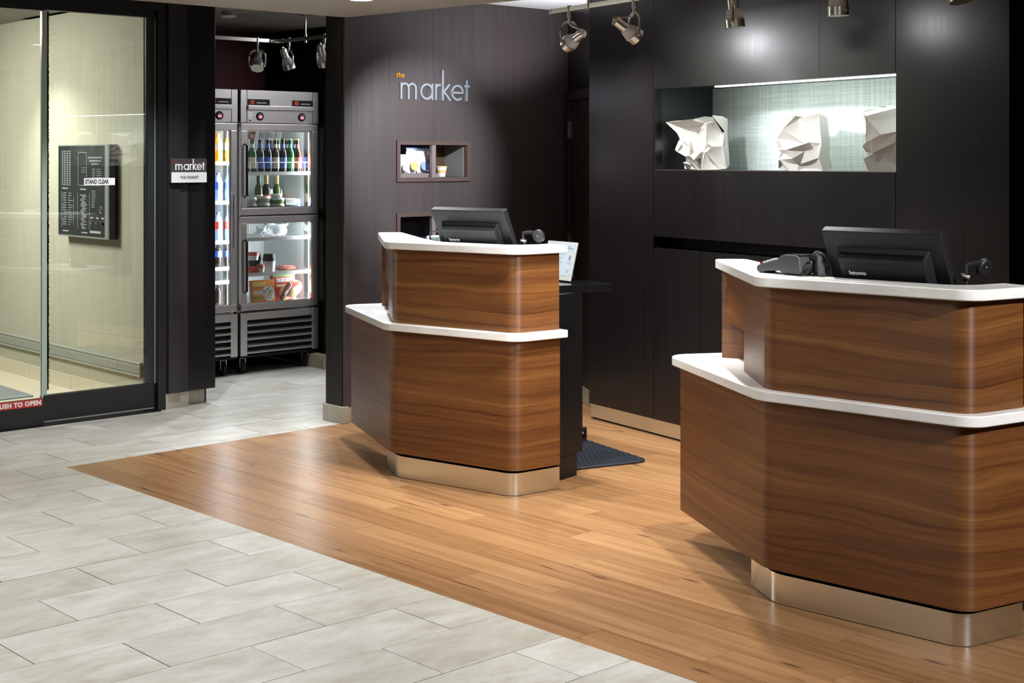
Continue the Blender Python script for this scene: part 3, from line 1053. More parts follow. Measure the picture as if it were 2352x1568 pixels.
# ------------------------------------------------------------------ back wall with niche
W0 = Vector((6.119, 5.555, 0))
DR = math.atan2(-.9857, -.1685)       # local x runs along the wall to the viewer's right, local y into the wall
def bw_world(s, y, z):
    d, n = Vector((-.1685, -.9857, 0)), Vector((.9857, -.1685, 0))
    return W0 + d * s + n * y + Vector((0, 0, z))
bw = thing('wall_back', 'dark espresso panelled wall behind the desks with a lit niche', 'wall', W0, DR)
bw['kind'] = 'structure'
NZ0, NZ1, NS0, NS1, ND = 1.537, 2.002, .016, 1.831, .43
def bp(name, s0, s1, y0, y1, z0, z1, mat='veneer', par=None, **k):
    return box(name, s0, s1, y0, y1, z0, z1, mat, par or bw, **k)
bp('wall_panel', -.640, -.0015, 0, .05, .1, 2.66, bevel=.0015)
bp('wall_panel', .0015, 1.333, 0, .05, NZ1, 2.66)
bp('wall_panel', 1.335, 1.8295, 0, .05, NZ1, 2.66)
bp('wall_panel', .0015, 1.8295, 0, .05, 1.155, NZ0, bevel=.001)
bp('wall_panel', 1.8325, 2.472, 0, .05, .1, 2.66, bevel=.0015)
bp('wall_panel', .0015, .016, 0, .05, NZ0, NZ1)
bp('recess_back', .0, 1.83, .12, .14, 1.0885, 1.18, 'black')
bp('recess_top', .0, 1.83, .05, .13, 1.155, 1.165, 'black')
bp('niche_back', NS0 - .1, NS1 + .1, ND, ND + .03, NZ0 - .05, NZ1 + .1, 'niche_cloth')
bp('niche_side', NS0 - .02, NS0, .05, ND, NZ0 - .02, NZ1 + .02, 'niche_side')
bp('niche_side', NS1, NS1 + .02, .05, ND, NZ0 - .02, NZ1 + .02, 'niche_side')
bp('niche_floor', NS0, NS1, .05, ND, NZ0 - .02, NZ0, 'niche_side')
bp('niche_floor_edge', NS0, NS1, .0, .052, NZ0 - .001, NZ0 + .0015, 'frame_brown')
bp('niche_top', NS0, NS1, .05, ND, NZ1 + .012, NZ1 + .03, 'niche_side')
bp('wall_core', -.60, 2.46, ND + .03, ND + .08, .0, 2.66, 'black')
bp('wall_end', 2.462, 2.474, .05, ND + .05, .1, 2.66, 'veneer')
bp('wall_end', -.638, -.62, .05, ND + .05, .1, 2.66, 'veneer')
t = thing('niche_light', 'long glowing strip light under the top of the wall niche', 'light', bw_world(.42, .10, NZ1), DR)
box('diffuser', 0, 1.40, 0, .035, -.003, .008, 'led', t)
box('housing', -.01, 1.405, -.004, .039, .008, .013, 'white', t)
area('niche_strip', bw_world(1.12, .13, NZ1 - .012), 1.38, 2.0, (.92, 1.0, .96), bw_world(1.12, .27, NZ0), .06)
bpy.data.objects['niche_strip'].rotation_euler = (0, 0, 0)
bpy.data.objects['niche_strip'].matrix_world = Matrix.Translation(bw_world(1.12, .13, NZ1 - .012)) @ Matrix.Rotation(DR, 4, 'Z') @ Matrix.Rotation(math.radians(28), 4, 'X')

cab = thing('built_in_cabinet', 'dark built-in cabinet below the niche with steel kick plate', 'cabinet', W0, DR)
seams = [(.0025, .417), (.421, .910), (.914, 1.40), (1.404, 1.828)]
for i, (a, b) in enumerate(seams):
    box('door', a, b, 0, .02, .1, 1.088, 'veneer', cab, bevel=.0012)
    box('door_edge', a, b, .0, .02, 1.088, 1.0895, 'edge_band', cab) if False else None
box('carcass', .0, 1.83, .02, .40, .1, 1.07, 'black', cab)
box('counter_ledge', .0, 1.83, .02, .12, 1.07, 1.085, 'black', cab)
box('kick_plate', -.66, 2.46, .03, .04, .012, .0985, 'steel_base', cab)
box('kick_base', -.655, 2.455, .0405, .30, 0, .098, 'black', cab)
tag(box('wall_right', 2.2, 5.2, .55, .65, 0, 2.66, 'black', None, mtx=Matrix.Translation(W0) @ Matrix.Rotation(DR, 4, 'Z')), 'black wall past the end of the niche wall', 'wall', kind='structure')

# sculptures: folded ceramic blocks
def sculpture(label, s0, wd, ht, depth, V, F, y=.13):
    """V: name -> (x, y, d) with x, y in 0..1 over the front and d metres forward; F: panels as vertex names."""
    t = thing('ceramic_sculpture', label, 'sculpture', bw_world(s0, y, NZ0 + .0015), DR, 'ceramic sculptures in the niche')
    bm = bmesh.new()
    vm = {k: bm.verts.new((x * wd, -d * 1.7, z * ht)) for k, (x, z, d) in V.items()}
    for f in F:
        vs = [vm[k] for k in f]
        c = sum((v.co for v in vs), Vector()) / len(vs)
        nrm = Vector((0, 0, 0))
        for i in range(len(vs)):
            nrm += (vs[i].co - c).cross(vs[(i + 1) % len(vs)].co - c)
        nrm.normalize()
        if nrm.y > 0:
            nrm = -nrm
        rr = min((v.co - c).length for v in vs)
        inner = [bm.verts.new(c + (v.co - c) * .55 - nrm * rr * .16) for v in vs]
        cen = bm.verts.new(c - nrm * rr * .22)
        for i in range(len(vs)):
            j = (i + 1) % len(vs)
            # edge of a panel sags a little, so that the corners stand out as spikes
            bm.faces.new((vs[i], vs[j], inner[j], inner[i]))
            bm.faces.new((inner[i], inner[j], cen))
    bm.edges.ensure_lookup_table()
    bnd = [e for e in bm.edges if len(e.link_faces) == 1]
    ext = bmesh.ops.extrude_edge_only(bm, edges=bnd)
    nv_ = [g for g in ext['geom'] if isinstance(g, bmesh.types.BMVert)]
    rr_ = random.Random(label)
    for v in nv_:
        cx, cz = v.co.x - wd / 2, v.co.z - ht / 2
        v.co = Vector((wd / 2 + cx * (.94 + rr_.uniform(-.05, .05)), depth * .4 + rr_.uniform(-.01, .02), max(0.0, ht / 2 + cz * (.98 + rr_.uniform(-.04, .03)))))
    be = [e for e in bm.edges if len(e.link_faces) == 1]
    ext = bmesh.ops.extrude_edge_only(bm, edges=be)
    nv2 = [g for g in ext['geom'] if isinstance(g, bmesh.types.BMVert)]
    for v in nv2:
        cx, cz = v.co.x - wd / 2, v.co.z - ht / 2
        v.co = Vector((wd / 2 + cx * .82, depth, max(0.0, ht / 2 + cz * .9)))
    be = [e for e in bm.edges if len(e.link_faces) == 1]
    bmesh.ops.holes_fill(bm, edges=be, sides=0)
    o = from_bm('ceramic_body', bm, 'ceramic', t, smooth=24)
    zmin = min(v.co.z for v in o.data.vertices)
    for v in o.data.vertices:
        v.co.z -= zmin
    return t
def nv(x, y, d, x0=200, x1=1420, y0=290, y1=1485):
    return ((x - x0) / (x1 - x0), (y1 - y) / (y1 - y0), d)
V1 = {k: nv(*p) for k, p in dict(
    A=(200, 410, .05), A2=(380, 345, -.03), B=(775, 378, .02), B2=(850, 298, -.02), C=(1165, 455, .0), C2=(1100, 330, -.03), D=(1365, 290, .03),
    E=(425, 655, .035), F=(735, 565, .0), G=(985, 560, .0), H=(1165, 460, .02), I=(1330, 640, -.03), J=(470, 765, .03),
    K=(735, 940, .012), L=(1015, 1055, .01), Mm=(1210, 870, .03), N=(1080, 980, .0), O=(1405, 965, -.01), O2=(1295, 970, .02),
    P=(320, 695, .0), Q=(535, 905, .03), R=(230, 1030, .015), S=(395, 1075, .03), T=(640, 1185, .03), U=(820, 1165, .04), X=(800, 960, .035),
    Y=(965, 1265, .045), Z=(1040, 1075, .025), a=(1110, 1085, .02), b=(1235, 1085, .03), c=(1440, 1450, -.02), d=(1370, 1470, .0),
    e=(1060, 1480, .03), f=(935, 1480, .025), g=(750, 1275, .03), h=(570, 1300, .015), i=(415, 1460, .0), j=(560, 1460, .012), k=(900, 1475, .02),
    l=(330, 1190, -.02), m=(390, 1285, -.02), o=(560, 1320, .03), p=(400, 1320, .0)).items()}
F1 = ['A A2 B2 B'.split(), 'A B F J E'.split(), 'B B2 C2 H G F'.split(), 'H C2 D I'.split(), 'J F K X'.split(), 'F G L K'.split(), 'G H Mm N L'.split(),
      'H I O O2 Mm'.split(), 'Mm O2 N'.split(), 'N O2 b a L'.split(), 'P E J Q R'.split(), 'R Q S'.split(), 'Q T S'.split(), 'J X U T Q'.split(), 'X K L Y U'.split(),
      'L a e Z Y'.split(), 'Y e f g U'.split(), 'U g h T'.split(), 'R S l'.split(), 'S T m l'.split(), 'T h o p m'.split(), 'p o j i'.split(), 'h g f k j o'.split(), 'a b d e'.split(), 'b O2 O c d'.split()]
def tri_ok(V, F):
    return [f for f in F if all(k in V for k in f)]
sculpture('pale ceramic block of folded shards against the dark niche side', .054, .385, .306, .10, V1, tri_ok(V1, F1))
V2 = {k: nv(*p, x0=200, x1=1360, y0=225, y1=1505) for k, p in dict(
    A=(365, 275, -.05), B=(470, 290, -.03), C=(605, 222, -.05), D=(1000, 230, -.03), E=(1265, 270, .0), F=(420, 395, .0), G=(900, 310, .03), H=(915, 375, .02),
    I=(205, 640, -.05), J=(300, 740, .0), K=(425, 560, .015), L=(780, 595, .06), Mm=(690, 665, .05), N=(550, 800, .045), O=(470, 720, .03), P=(1135, 925, .035),
    Q=(1155, 890, .02), R=(1325, 915, .0), S=(840, 1055, .06), T=(285, 750, .0), U=(295, 1030, .0), X=(515, 1040, .03), Y=(530, 1165, .02), Z=(535, 1260, .035),
    a=(940, 1240, .05), b=(960, 1370, .03), c=(1320, 1220, .01), d=(1360, 1500, .0), e=(790, 1500, .035), f=(690, 1485, .03), g=(590, 1275, .045), h=(450, 1450, .02),
    i=(200, 1285, -.05), j=(300, 1050, -.01), k=(500, 1500, .02), l=(955, 1500, .03), m=(640, 1280, .045)).items()}
F2 = ['A B F K J I'.split(), 'B C D G F'.split(), 'G D E H'.split(), 'F G L Mm K'.split(), 'G H L'.split(), 'H E R Q'.split(), 'H Q P L'.split(), 'K Mm N O'.split(), 'J K O T'.split(),
      'T O N X U'.split(), 'N L P S'.split(), 'Mm L N'.split(), 'N S X'.split(), 'U X Y j'.split(), 'X S a Z Y'.split(), 'S P Q R c b a'.split(), 'j Y Z g h i'.split(), 'g Z a b l e m'.split(), 'g m f k h'.split(), 'm e f'.split(), 'b c d l'.split()]
sculpture('pale ceramic block of folded shards in the middle of the niche', .858, .37, .306, .10, V2, F2)
V3 = {k: nv(*p, x0=170, x1=1000, y0=645, y1=1540) for k, p in dict(
    A=(172, 738, .0), B=(315, 647, -.04), C=(390, 685, .01), C2=(285, 728, .03), D=(620, 650, -.02), E=(820, 640, -.03), F=(385, 790, .04), G=(345, 895, .03), H=(235, 895, .0),
    I=(440, 860, .04), J=(190, 1075, -.01), K=(330, 1085, .025), L=(375, 1060, .04), Mm=(440, 1140, .05), N=(650, 1045, .045), O=(860, 1000, .02), P=(820, 1150, .03), Q=(510, 1115, .05), R=(540, 1290, .05),
    S=(370, 1195, .05), T=(210, 1275, -.005), U=(450, 1290, .03), X=(330, 1375, .02), Y=(385, 1370, .05), Z=(430, 1540, .04), a=(230, 1540, .0), b=(270, 1520, .02), c=(560, 1295, .05), d=(590, 1400, .03), e=(780, 1540, .02), f=(900, 1380, .0), g=(1000, 700, -.02), h=(1000, 1100, -.01), i=(1000, 1540, .0)).items()}
F3 = ['A B C C2'.split(), 'A C2 F G H'.split(), 'B D E C'.split(), 'C2 C E F'.split(), 'F E g O N I'.split(), 'F I G'.split(), 'H G K J'.split(), 'G I L K'.split(), 'I N Q Mm L'.split(), 'J K S T'.split(), 'K L Mm S'.split(), 'Mm Q R U S'.split(),
      'T S U X'.split(), 'X U Y'.split(), 'U R c Y'.split(), 'N O P R Q'.split(), 'X Y Z b a T'.split(), 'Y c d e Z'.split(), 'R P f d c'.split(), 'O g h P'.split(), 'P h i e f'.split(), 'd f e'.split()]
sculpture('pale ceramic block of folded shards cut off by the niche end', 1.499, .325, .322, .10, V3, F3)

# ------------------------------------------------------------------ reception desks
def desk(label, K, ydir, zl, zu, group):
    yv = Vector((*ydir, 0)).normalized()
    rot = math.atan2(yv.y, yv.x) - PI / 2
    t = thing('reception_desk', label, 'desk', (K[0], K[1], 0), rot, group)
    wing, wing2 = Vector((.566, .824)), Vector((.725, .688))
    R, K0, L0 = (.262, -.080), (0, 0), (0, .767)
    T = (L0[0] + .879 * wing.x, L0[1] + .879 * wing.y)
    path = fillet([R, K0, L0, T], [0, .075, .14, 0], n=9)
    strip_panel('lower_panel', path, .125, zl - .037, .022, 'walnut', t)
    # steel base and reveal
    Lb = (.016, .735)
    Te = (Lb[0] + .215 * wing.x, Lb[1] + .215 * wing.y)
    pb = fillet([(.285, -.062), (.016, .022), Lb, Te], [0, .075, .14, 0], n=9)
    pb += [pb[-1] + Vector((.03, -.012)), pb[-1] + Vector((.065, -.05))]
    strip_panel('kick_plate', pb, .003, .109, .004, 'steel_base', t)
    off = [p + Vector((.012, .004)) for p in fillet([(.28, -.05), (.02, .03), (.02, .735), (Te[0], Te[1] - .01)], [0, .07, .14, 0], n=6)]
    prism('plinth', off + [Vector((.48, .66)), Vector((.40, .03))], 0, zl - .037, 'black', t)
    # lower counter slab
    Lp = (-.030, .782)
    Tt = (Lp[0] + .965 * wing.x, Lp[1] + .965 * wing.y)
    Tb = (Tt[0] + .40 * .824, Tt[1] - .40 * .566)
    poly = fillet([(.272, -.122), (-.032, -.034), Lp, Tt, Tb, (.56, .74), (.34, .42), (.315, .02)], [.006, .09, .15, .085, .03, .05, .05, .01], True, 8)
    prism('lower_counter', poly, zl - .037, zl, 'quartz', t, bevel=.004, smooth=30)
    # upper body with a notch in its wing
    Lu = (.008, .765)
    Tu = (Lu[0] + .86 * wing2.x, Lu[1] + .86 * wing2.y)
    nt_ = (Lu[0] + .434 * wing2.x, Lu[1] + .434 * wing2.y)
    pu = fillet([(.264, -.074), (.008, .006), Lu, nt_, Tu], [0, .075, .12, 0, 0], n=9)
    Lc = 0
    for a, b in zip(pu, pu[1:]):
        Lc += (b - a).length
        if (b - Vector(nt_)).length < 1e-4:
            break
    strip_panel('upper_panel', pu, zl, zu - .037, .022, 'walnut', t, notch=(Lc, zl + .155))
    # inner post seen through the notch
    ps = [Vector((.610, 1.352)), Vector((.640, 1.262)), Vector((.56, 1.10))]
    strip_panel('wing_post', ps, zl, zu - .037, .02, 'walnut', t)
    tube('post_strip', [(.6385, 1.285, zl + .002), (.6385, 1.285, zl + .16)], .003, 'chrome', t)
    # upper counter slab
    Lq = (-.030, .785)
    Tq = (Lq[0] + .905 * wing2.x, Lq[1] + .905 * wing2.y)
    poly = fillet([(.268, -.124), (-.030, -.034), Lq, Tq, (Tq[0] + .135 * .688, Tq[1] - .135 * .725), (.30, .80), (.125, .56), (.12, .075), (.305, .012)],
                  [.006, .09, .11, .03, .05, .25, .25, .12, .006], True, 8)
    prism('upper_counter', poly, zu - .037, zu, 'quartz', t, bevel=.004, smooth=30)
    # clerk's side
    prism('clerk_cabinet', [(.27, .038), (.632, .032), (.66, .50), (.50, .62), (.41, .60), (.41, .2)], .115, .925, 'black', t)
    prism('cabinet_plinth', [(.30, .040), (.585, .036), (.60, .48), (.41, .55)], 0, .112, 'black', t)
    prism('clerk_worktop', fillet([(.150, .60), (.150, .13), (.48, .10), (.785, -.055), (.86, .16), (.76, .72), (.50, .86)], [.03, .03, .02, .008, .03, .03, .03], True, 3), .925, .962, 'black_gloss', t, bevel=.002)
    def wv(x, y, z):
        return t.matrix_basis @ Vector((x, y, z)) if False else (Matrix.Translation((K[0], K[1], 0)) @ Matrix.Rotation(rot, 4, 'Z')) @ Vector((x, y, z))
    return t, rot, wv
g = 'walnut reception desks'
desk1, r1, w1 = desk('walnut reception desk with white counters in front of the dark market wall', (4.512, 4.975), (-.159, .752), .777, 1.186, g)
desk2, r2, w2 = desk('large walnut reception desk with white counters below the lit niche', (4.200, 2.440), (-.077, .76), .768, 1.177, g)

# ------------------------------------------------------------------ monitors
def monitor(label, wv, rot, zoff):
    # local: x away from the viewer, y along the desk front, z up; origin on the worktop
    o = wv(.38, .375, .9635)
    t = thing('monitor', label, 'monitor', o, rot, 'monitors on the desks')
    th = math.radians(26)
    top = Vector((.09 - .36, 0, 1.345 + zoff - .962))
    ex = Vector((math.sin(th), 0, -math.cos(th)))      # down the rear face
    nz = Vector((-math.cos(th), 0, -math.sin(th)))     # out of the rear face, to the viewer
    B = Matrix((Vector((0, -1, 0)), ex, nz)).transposed().to_4x4()
    B.translation = top
    H = .335
    box('display_body', -.228, .228, 0, H, -.034, 0, 'black_plastic', t, bevel=.004, mtx=B)
    box('screen', -.218, .218, .012, H - .02, -.0355, -.0338, 'black_gloss', t, mtx=B)
    # raised rear housing: a trapezoid step, open slot along its top
    bm = bmesh.new()
    y0, y1 = .062, .325
    lo = [(-.178, y0, 0), (.178, y0, 0), (.178, y1, 0), (-.178, y1, 0)]
    hi = [(-.165, y0 + .026, .036), (.165, y0 + .026, .036), (.150, y1, .036), (-.150, y1, .036)]
    a = [bm.verts.new(B @ Vector(p)) for p in lo]
    b = [bm.verts.new(B @ Vector(p)) for p in hi]
    bm.faces.new(a[::-1]); bm.faces.new(b)
    for i in range(4):
        j = (i + 1) % 4
        bm.faces.new((a[i], a[j], b[j], b[i]))
    hs = from_bm('rear_housing', bm, 'black_plastic', t, bevel=.003)
    bm = bmesh.new()
    for i in range(54):
        x = -.158 + i * .006
        bm_box(bm, x, x + .0028, y0 + .012, y0 + .0245, .017, .0375, B)
    for i in range(54):
        x = -.156 + i * .0059
        bm_box(bm, x, x + .003, y0 + .046, y0 + .048, .0355, .0366, B)
    from_bm('vent_grille', bm, 'black', hs)['kind'] = 'stuff'
    text('maker_name', 'lenovo', .021, 'paper', hs, B @ Matrix.Translation((-.132, y0 + .092, .0366)) @ Matrix.Rotation(PI, 4, 'X') @ Matrix.Scale(1, 4), .0004, bold=.0009, sx=1.15)
    box('red_badge', .118, .148, .262, .270, .036, .0368, 'red', hs, mtx=B)
    box('port_cover', -.02, .07, .298, .306, .036, .037, 'grey_plastic', hs, mtx=B)
    for x in (-.035, .055):
        lathe('screw_cap', [(.0035, 0), (.0035, .0012), (.002, .0014)], 'black', hs, 10, B @ Matrix.Translation((x, .175, .0362)))
    # stand
    zb = top + ex * H
    bm = bmesh.new()
    bm_box(bm, -.09, .07, -.12, .12, .0, .012)
    from_bm('stand_foot', bm, 'black_plastic', t, bevel=.004)
    tube('stand_neck', [(-.05, 0, .012), (-.045, 0, .06), (zb.x + .0, 0, zb.z + .05)], (.02, .035), 'black_plastic', t, 8)
    return t
M['badge'] = plain('badge', (.2, .02, .02), .5)
monitor('black all-in-one computer seen from behind on the desk by the market wall', w1, r1, 0)
monitor('black all-in-one computer seen from behind on the desk below the niche', w2, r2, -.002)

def arm_device(label, wv, rot, yaw):
    t = thing('swivel_scanner', label, 'scanner', wv(.215, .105, .9635), rot + yaw, 'swivel scanners')
    lathe('foot', [(.035, 0), (.035, .008), (.012, .014)], 'black_plastic', t, 18)
    tube('post', [(0, 0, .012), (0, 0, .280)], .007, 'black_plastic', t)
    lathe('collar', [(.013, .225), (.017, .232), (.017, .243), (.010, .248)], 'chrome', t, 14)
    tube('arm', [(0, 0, .274), (.0, -.035, .280), (.0, -.085, .278)], (.006, .009), 'black_plastic', t)
    lathe('disc', [(.028, -.011), (.032, -.007), (.032, .007), (.028, .011)], 'black_plastic', t, 24, Matrix.Translation((0, -.092, .264)) @ Matrix.Rotation(math.radians(72), 4, 'Y'))
    lathe('lamp_dot', [(.0035, 0), (.002, .002)], 'paper', t, 8, Matrix.Translation((-.0105, -.092, .265)) @ Matrix.Rotation(-PI / 2, 4, 'Y'))
    return t
arm_device('small black scanner disc on an arm beside the monitor near the market wall', w1, r1, 0)
arm_device('small black scanner disc on an arm beside the monitor below the niche', w2, r2, math.radians(75))

# small pale box with a cable behind the first monitor
t = thing('card_printer', 'pale blue-grey box with a cable behind the first monitor', 'printer', w1(.30, .70, .9635), r1)
M['pale_box'] = plain('pale_box', (.42, .52, .58), .5)
box('case', -.05, .05, -.045, .045, 0, .24, 'pale_box', t, bevel=.005)
box('slot', -.0515, -.049, -.03, .03, .16, .168, 'black', t)
tube('cable', bez((-.05, .01, .2), (-.07, .02, .27), (-.09, -.02, .28), (-.10, -.10, .255), 10), .004, 'black_plastic', t)

# tablet on the worktop of the first desk
t = thing('tablet', 'bright tablet screen leaning on the black worktop beside the first desk', 'tablet', w1(.70, .165, .966), r1 + math.radians(-20))
TB = Matrix.Rotation(math.radians(-14), 4, 'Y')
bm = bmesh.new()
TBm = Matrix.Rotation(math.radians(14), 4, 'Y')
box('tablet_body', -.006, .006, -.02, .24, 0, .205, 'silver', t, bevel=.003, mtx=TBm)
box('tablet_display', -.0075, -.005, -.012, .232, .026, .199, 'screen', t, mtx=TBm)
bm = bmesh.new()
rt = random.Random(5)
for y0, y1, z0, z1 in ((.02, .09, .178, .182), (.0, .10, .168, .174), (-.005, .12, .158, .160), (.005, .024, .108, .134), (.0, .03, .096, .099), (.0, .026, .089, .092), (.004, .03, .052, .056), (.01, .024, .044, .048), (.06, .13, .135, .138), (.08, .13, .118, .121), (.09, .15, .105, .108), (.07, .13, .092, .095)):
    bm_box(bm, -.0083, -.0074, y0, y1, z0, z1, TBm)
from_bm('screen_lines', bm, 'screen_text', t)['kind'] = 'stuff'
box('easel_leg', .02, .026, .06, .14, 0, .14, 'black_plastic', t, mtx=Matrix.Translation((.062, 0, 0)) @ Matrix.Rotation(math.radians(-22), 4, 'Y'))

# payment terminal and handheld scanner on the second desk
zu = 1.177
pw = w2(.15, .78, zu)
t = thing('payment_terminal', 'grey card payment terminal with keypad on the white counter corner', 'card terminal', pw, r2 + math.radians(-103))
# local x from keypad end (viewer's left) to printer end
prof = [(-.10, .008), (-.10, .024), (-.098, .027), (.005, .055), (.02, .068), (.04, .074), (.10, .074), (.115, .066), (.12, .015), (.115, .006), (.03, .006), (.01, .014), (-.06, .008), (-.07, .003), (-.094, .003)]
def xprism(name, prof, y0, y1, mat, par, bevel=0):
    bm = bmesh.new()
    a = [bm.verts.new((x, y0, z)) for x, z in prof]
    b = [bm.verts.new((x, y1, z)) for x, z in prof]
    bm.faces.new(a); bm.faces.new(b[::-1])
    for i in range(len(prof)):
        j = (i + 1) % len(prof)
        bm.faces.new((a[i], b[i], b[j], a[j]))
    return from_bm(name, bm, mat, par, bevel=bevel)
xprism('terminal_body', prof, -.04, .04, 'grey_plastic', t, .004)
KM = Matrix.Translation((-.098, 0, .0275)) @ Matrix.Rotation(-math.atan2(.028, .103), 4, 'Y')
kp = box('keypad_plate', .004, .092, -.034, .034, -.001, .001, 'key_plate' if False else 'black_plastic', t, mtx=KM)
M['key_green'] = plain('key_green', (.10, .45, .25), .4)
M['key_yellow'] = plain('key_yellow', (.75, .60, .15), .4)
for i in range(5):
    for j in range(3):
        mt = 'paper'
        if i == 0:
            mt = ('red', 'key_yellow', 'key_green')[j]
        box('key', .008 + i * .0165, .020 + i * .0165, -.031 + j * .0215, -.013 + j * .0215, .001, .008, mt, kp, mtx=KM)
box('terminal_screen', .030, .085, -.028, .028, .0735, .0752, 'black_gloss', t)
box('paper_cover', .09, .113, -.034, .034, .0725, .0762, 'black_plastic', t)
xprism('rubber_feet', [(-.095, 0), (-.095, .004), (-.07, .004), (-.07, 0)], -.03, .03, 'rubber', t)
xprism('rubber_feet', [(.035, 0), (.035, .007), (.11, .007), (.11, 0)], -.03, .03, 'rubber', t)
tube('cable', bez((.118, 0, .045), (.15, .0, .06), (.16, -.02, .05), (.15, -.03, .02), 8) + bez((.15, -.03, .02), (.14, -.04, .0), (.12, -.03, .01), (.125, .0, .03), 8), .004, 'black_plastic', t)
t = thing('handheld_scanner', 'black handset scanner resting in its ring holder beside the monitor', 'scanner', w2(.150, .632, zu + .0005), r2)
bm = bmesh.new()
for i in range(25):
    pass
ring = [(.0, .035 * math.cos(2 * PI * i / 24), .042 + .038 * math.sin(2 * PI * i / 24)) for i in range(25)]
bm_tube(bm, ring, .006, 8)
from_bm('ring_holder', bm, 'black_plastic', t, smooth=60)
lathe('holder_base', [(.03, 0), (.03, .004), (.018, .008)], 'black_plastic', t, 18)
tube('scanner_grip', [(-.035, -.030, .004), (-.02, -.018, .03), (.0, -.002, .062), (.012, .008, .078)], .014, 'grey_plastic', t, 12)
lathe('scanner_head', [(.018, 0), (.026, .012), (.026, .02), (.02, .026)], 'black_plastic', t, 16, Matrix.Translation((.008, .006, .058)) @ Matrix.Rotation(math.radians(-50), 4, 'X'))

# ------------------------------------------------------------------ mat, footrest
ang = math.atan2(5.674 - 5.1, 5.70 - 5.56)
mp = fillet([(5.08, 5.235), (5.585, 5.09), (5.75, 5.80), (5.24, 5.95)], [.03, .07, .07, .07], True, 6)
t = thing('floor_mat', 'dark navy anti-fatigue mat with ribbed surface behind the first desk', 'mat', (0, 0, 0))
prism('mat_sheet', mp, .0004, .012, 'mat_black', t, bevel=.006)
bm = bmesh.new()
ax = Vector((.505, -.145)).normalized()
ay = Vector((.165, .71)).normalized()
o0 = Vector((5.08, 5.235))
for i in range(22):
    for j in range(17):
        p = o0 + ax * (.03 + j * .0285 + (i % 2) * .012) + ay * (.03 + i * .031)
        q = p + ax * .019 + ay * .010
        a, b = p, q
        nn = Vector((-(b - a).y, (b - a).x)).normalized() * .0045
        bm_prism(bm, [a - nn, b - nn, b + nn, a + nn], .0115, .0145)
from_bm('mat_ribs', bm, 'mat_black', t)['kind'] = 'stuff'
t = thing('foot_bracket', 'small black metal bracket on the floor behind the first desk', 'bracket', (5.47, 5.70, .0004), math.radians(20))
box('base_bar', -.05, .06, -.02, .02, 0, .012, 'black_plastic', t, bevel=.002)
box('upright', .045, .060, -.02, .02, .012, .07, 'black_plastic', t, bevel=.002)
box('slide_rail', -.05, .045, -.012, .012, .035, .052, 'chrome', t, bevel=.002)
box('slide_rail', -.05, .045, -.016, .016, .057, .068, 'black_plastic', t, bevel=.002)
bpy.data.objects['foot_bracket'].location = (5.66, 5.70, .0126)

